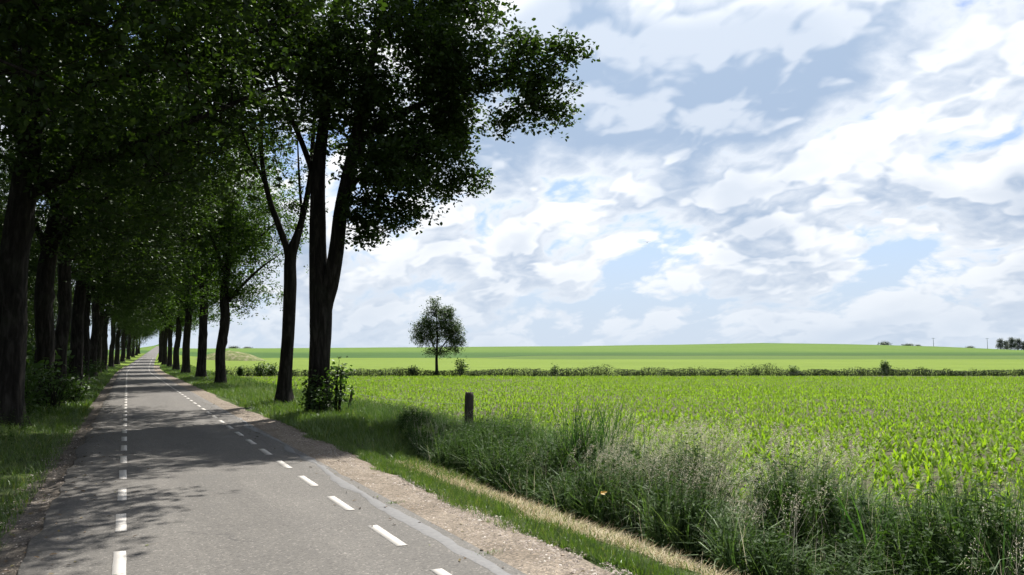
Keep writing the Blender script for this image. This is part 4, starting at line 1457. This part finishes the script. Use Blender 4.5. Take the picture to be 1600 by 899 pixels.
# yellowed leaf among the dark ditch weeds
q = at(936, 9.35, 0.15)
S = Soup()
leaves(S, np.zeros((3, 3)), np.array([[1.0, -0.2, 0.25], [0.4, -0.9, -0.1], [0.7, 0.5, 0.4]]), np.tile([0.1, -0.7, 0.8], (3, 1)), np.array([0.085, 0.06, 0.05]), np.array([0.035, 0.025, 0.02]), 0.3, np.array([0.2, 0.6, 0.9]))
yl = link('yellow_leaf', S.mesh('yellow_leaf', M['yellow']), None, q)
tag(yl, 'single yellow leaf on a stalk in the dark ditch weeds', 'leaf')
S = Soup()
strips(S, np.array([[0, 0, -0.55]]), 0.3, 0.56, 0.005, 0.0, 0.05, 3, None, 0.1)
link('stalk', S.mesh('stalk', M['forb']), yl)


def mound_mat():
    m, T = mat('mound_turf')
    pos = T.n('ShaderNodeNewGeometry').outputs['Position']
    z = T.sep(pos)[2]
    n_ = T.noise(pos, 0.9, 5, 0.65)
    c = T.ramp(n_, [(0.3, (0.085, 0.12, 0.035)), (0.5, (0.15, 0.17, 0.065)), (0.66, (0.27, 0.24, 0.16))])
    finish(T, principled(T, c, 0.95, T.noise(pos, 3.0, 5, 0.7), 0.9, 0.25, 0.1))
    return m


q = at(362, 215)
gxs, gys = np.linspace(-10.5, 10.5, 60), np.linspace(-7, 7, 40)
X, Y, qd = grid(gxs, gys)
rr = np.sqrt((X / 9.6) ** 2 + (Y / 6.2) ** 2)
zz = 2.6 * np.clip(1 - rr ** 1.6, -0.15, 1) * (0.82 + 0.36 * fbm(X * 0.25 + 4, Y * 0.3)) + 0.25 * (fbm(X * 1.1, Y * 1.1) - 0.5)
th = -THETA
WX, WY = q[0] + X * math.cos(th) - Y * math.sin(th), q[1] + X * math.sin(th) + Y * math.cos(th)
V = np.stack([WX.ravel(), WY.ravel(), (ground_z(WX, WY) + zz).ravel()], 1)
tag(link('earth_mound', mesh('earth_mound', V, [qd], mound_mat(), smooth=True)), 'low heap of sandy earth overgrown with grass behind the leaning oak', 'mound')


def far_pole(px, d, h, label):
    q = at(px, d)
    o = empty('utility_pole', (q[0], q[1], float(ground_z(q[0], q[1]))), -THETA)
    S = Soup()
    sd = 8
    an = np.arange(sd) / sd * 2 * np.pi
    ring = lambda r, z_: np.stack([r * np.cos(an), r * np.sin(an), np.full(sd, z_)], 1)
    V = np.concatenate([ring(0.24, -0.5), ring(0.20, h * 0.5), ring(0.14, h)])
    k = (np.arange(2)[:, None] * sd + np.arange(sd)[None]).ravel(); k2 = (np.arange(2)[:, None] * sd + ((np.arange(sd) + 1) % sd)[None]).ravel()
    S.add(V, np.stack([k, k2, k2 + sd, k + sd], 1))
    link('pole', S.mesh('pole', M['pole']), o)
    bx = np.array([[x, y, z] for x in (-1.3, 1.3) for y in (-0.1, 0.1) for z in (h - 0.5, h - 0.28)], float)
    f = np.array([[0, 1, 3, 2], [4, 6, 7, 5], [0, 4, 5, 1], [2, 3, 7, 6], [0, 2, 6, 4], [1, 5, 7, 3]])
    link('crossarm', mesh('crossarm', bx, [f], M['pole']), o)
    tag(o, label, 'pole', 'poles on the right skyline')


far_pole(1457, 640, 8.0, 'thin far pole on the skyline right of the small bushes')
far_pole(1541, 650, 10.0, 'thin far pole on the skyline just left of the grove')

# bird far off in the air
q = at(1013, 60)
zb = EYE + (558 - 378) / FPX * 60
body = np.array([[-0.13, 0, 0], [-0.05, 0, 0.03], [-0.05, 0.03, 0], [-0.05, 0, -0.03], [-0.05, -0.03, 0], [0.05, 0, 0.028], [0.05, 0.028, 0], [0.05, 0, -0.03], [0.05, -0.028, 0], [0.14, 0.03, 0.0], [0.14, -0.03, 0.0],
                 [-0.04, 0.02, 0.01], [0.05, 0.02, 0.01], [-0.06, 0.16, 0.06], [0.02, 0.16, 0.06], [0.05, 0.30, 0.04],
                 [-0.04, -0.02, 0.01], [0.05, -0.02, 0.01], [-0.06, -0.16, 0.06], [0.02, -0.16, 0.06], [0.05, -0.30, 0.04]], float)
tr = [[0, 1, 2], [0, 2, 3], [0, 3, 4], [0, 4, 1], [13, 14, 15], [18, 20, 19], [5, 9, 10], [7, 10, 9], [6, 9, 5], [8, 5, 10], [6, 7, 9], [8, 10, 7]]
qd = [[1, 5, 6, 2], [2, 6, 7, 3], [3, 7, 8, 4], [4, 8, 5, 1], [11, 12, 14, 13], [16, 18, 19, 17]]
o = link('bird', mesh('bird', body, [tr, qd], M['bird']), None, (q[0], q[1], zb), 0.9)
tag(o, 'small dark bird flying in front of the clouds', 'bird')

# dry leaves and twigs blown to the road edges
S = Soup()
n = 700
yy = 4 + 30 * rng.random(n) ** 1.5
side = rng.random(n) < 0.7
xx = np.where(side, -0.72 + np.abs(rng.normal(0, 0.35, n)) * rng.choice([-1, 1], n), 3.0 + rng.normal(0, 0.35, n))
zb_ = np.where((xx > -0.65) & (xx < 2.9), road_top(xx, yy), ground_z(xx, yy) + 0.02) + 0.006
leaves(S, np.stack([xx, yy, zb_], 1), rand_dirs(n, -0.1, 0.3), np.array([0, 0, 1.0]) + rng.normal(0, 0.25, (n, 3)), rng.uniform(0.025, 0.07, n), rng.uniform(0.015, 0.035, n), 0.4, rng.random(n))
strips(S, np.stack([xx, yy, zb_], 1)[:160], rng.uniform(0, 6.28, 160), rng.uniform(0.08, 0.3, 160), 0.006, 1.5, rng.normal(0, 0.08, 160), 3, [1, 0.8, 0.6], rng.random(160) * 0.4)
lm, T = mat('dead_leaf')
at_ = T.n('ShaderNodeAttribute', attribute_name='tone')
finish(T, principled(T, T.ramp(at_.outputs['Fac'], [(0, (0.05, 0.032, 0.018)), (0.7, (0.12, 0.08, 0.042)), (1, (0.10, 0.12, 0.035))]), 0.8))
tag(link('fallen_leaves', S.mesh('fallen_leaves', lm)), 'dry leaves and twigs scattered along the road edges', 'leaves', kind='stuff')
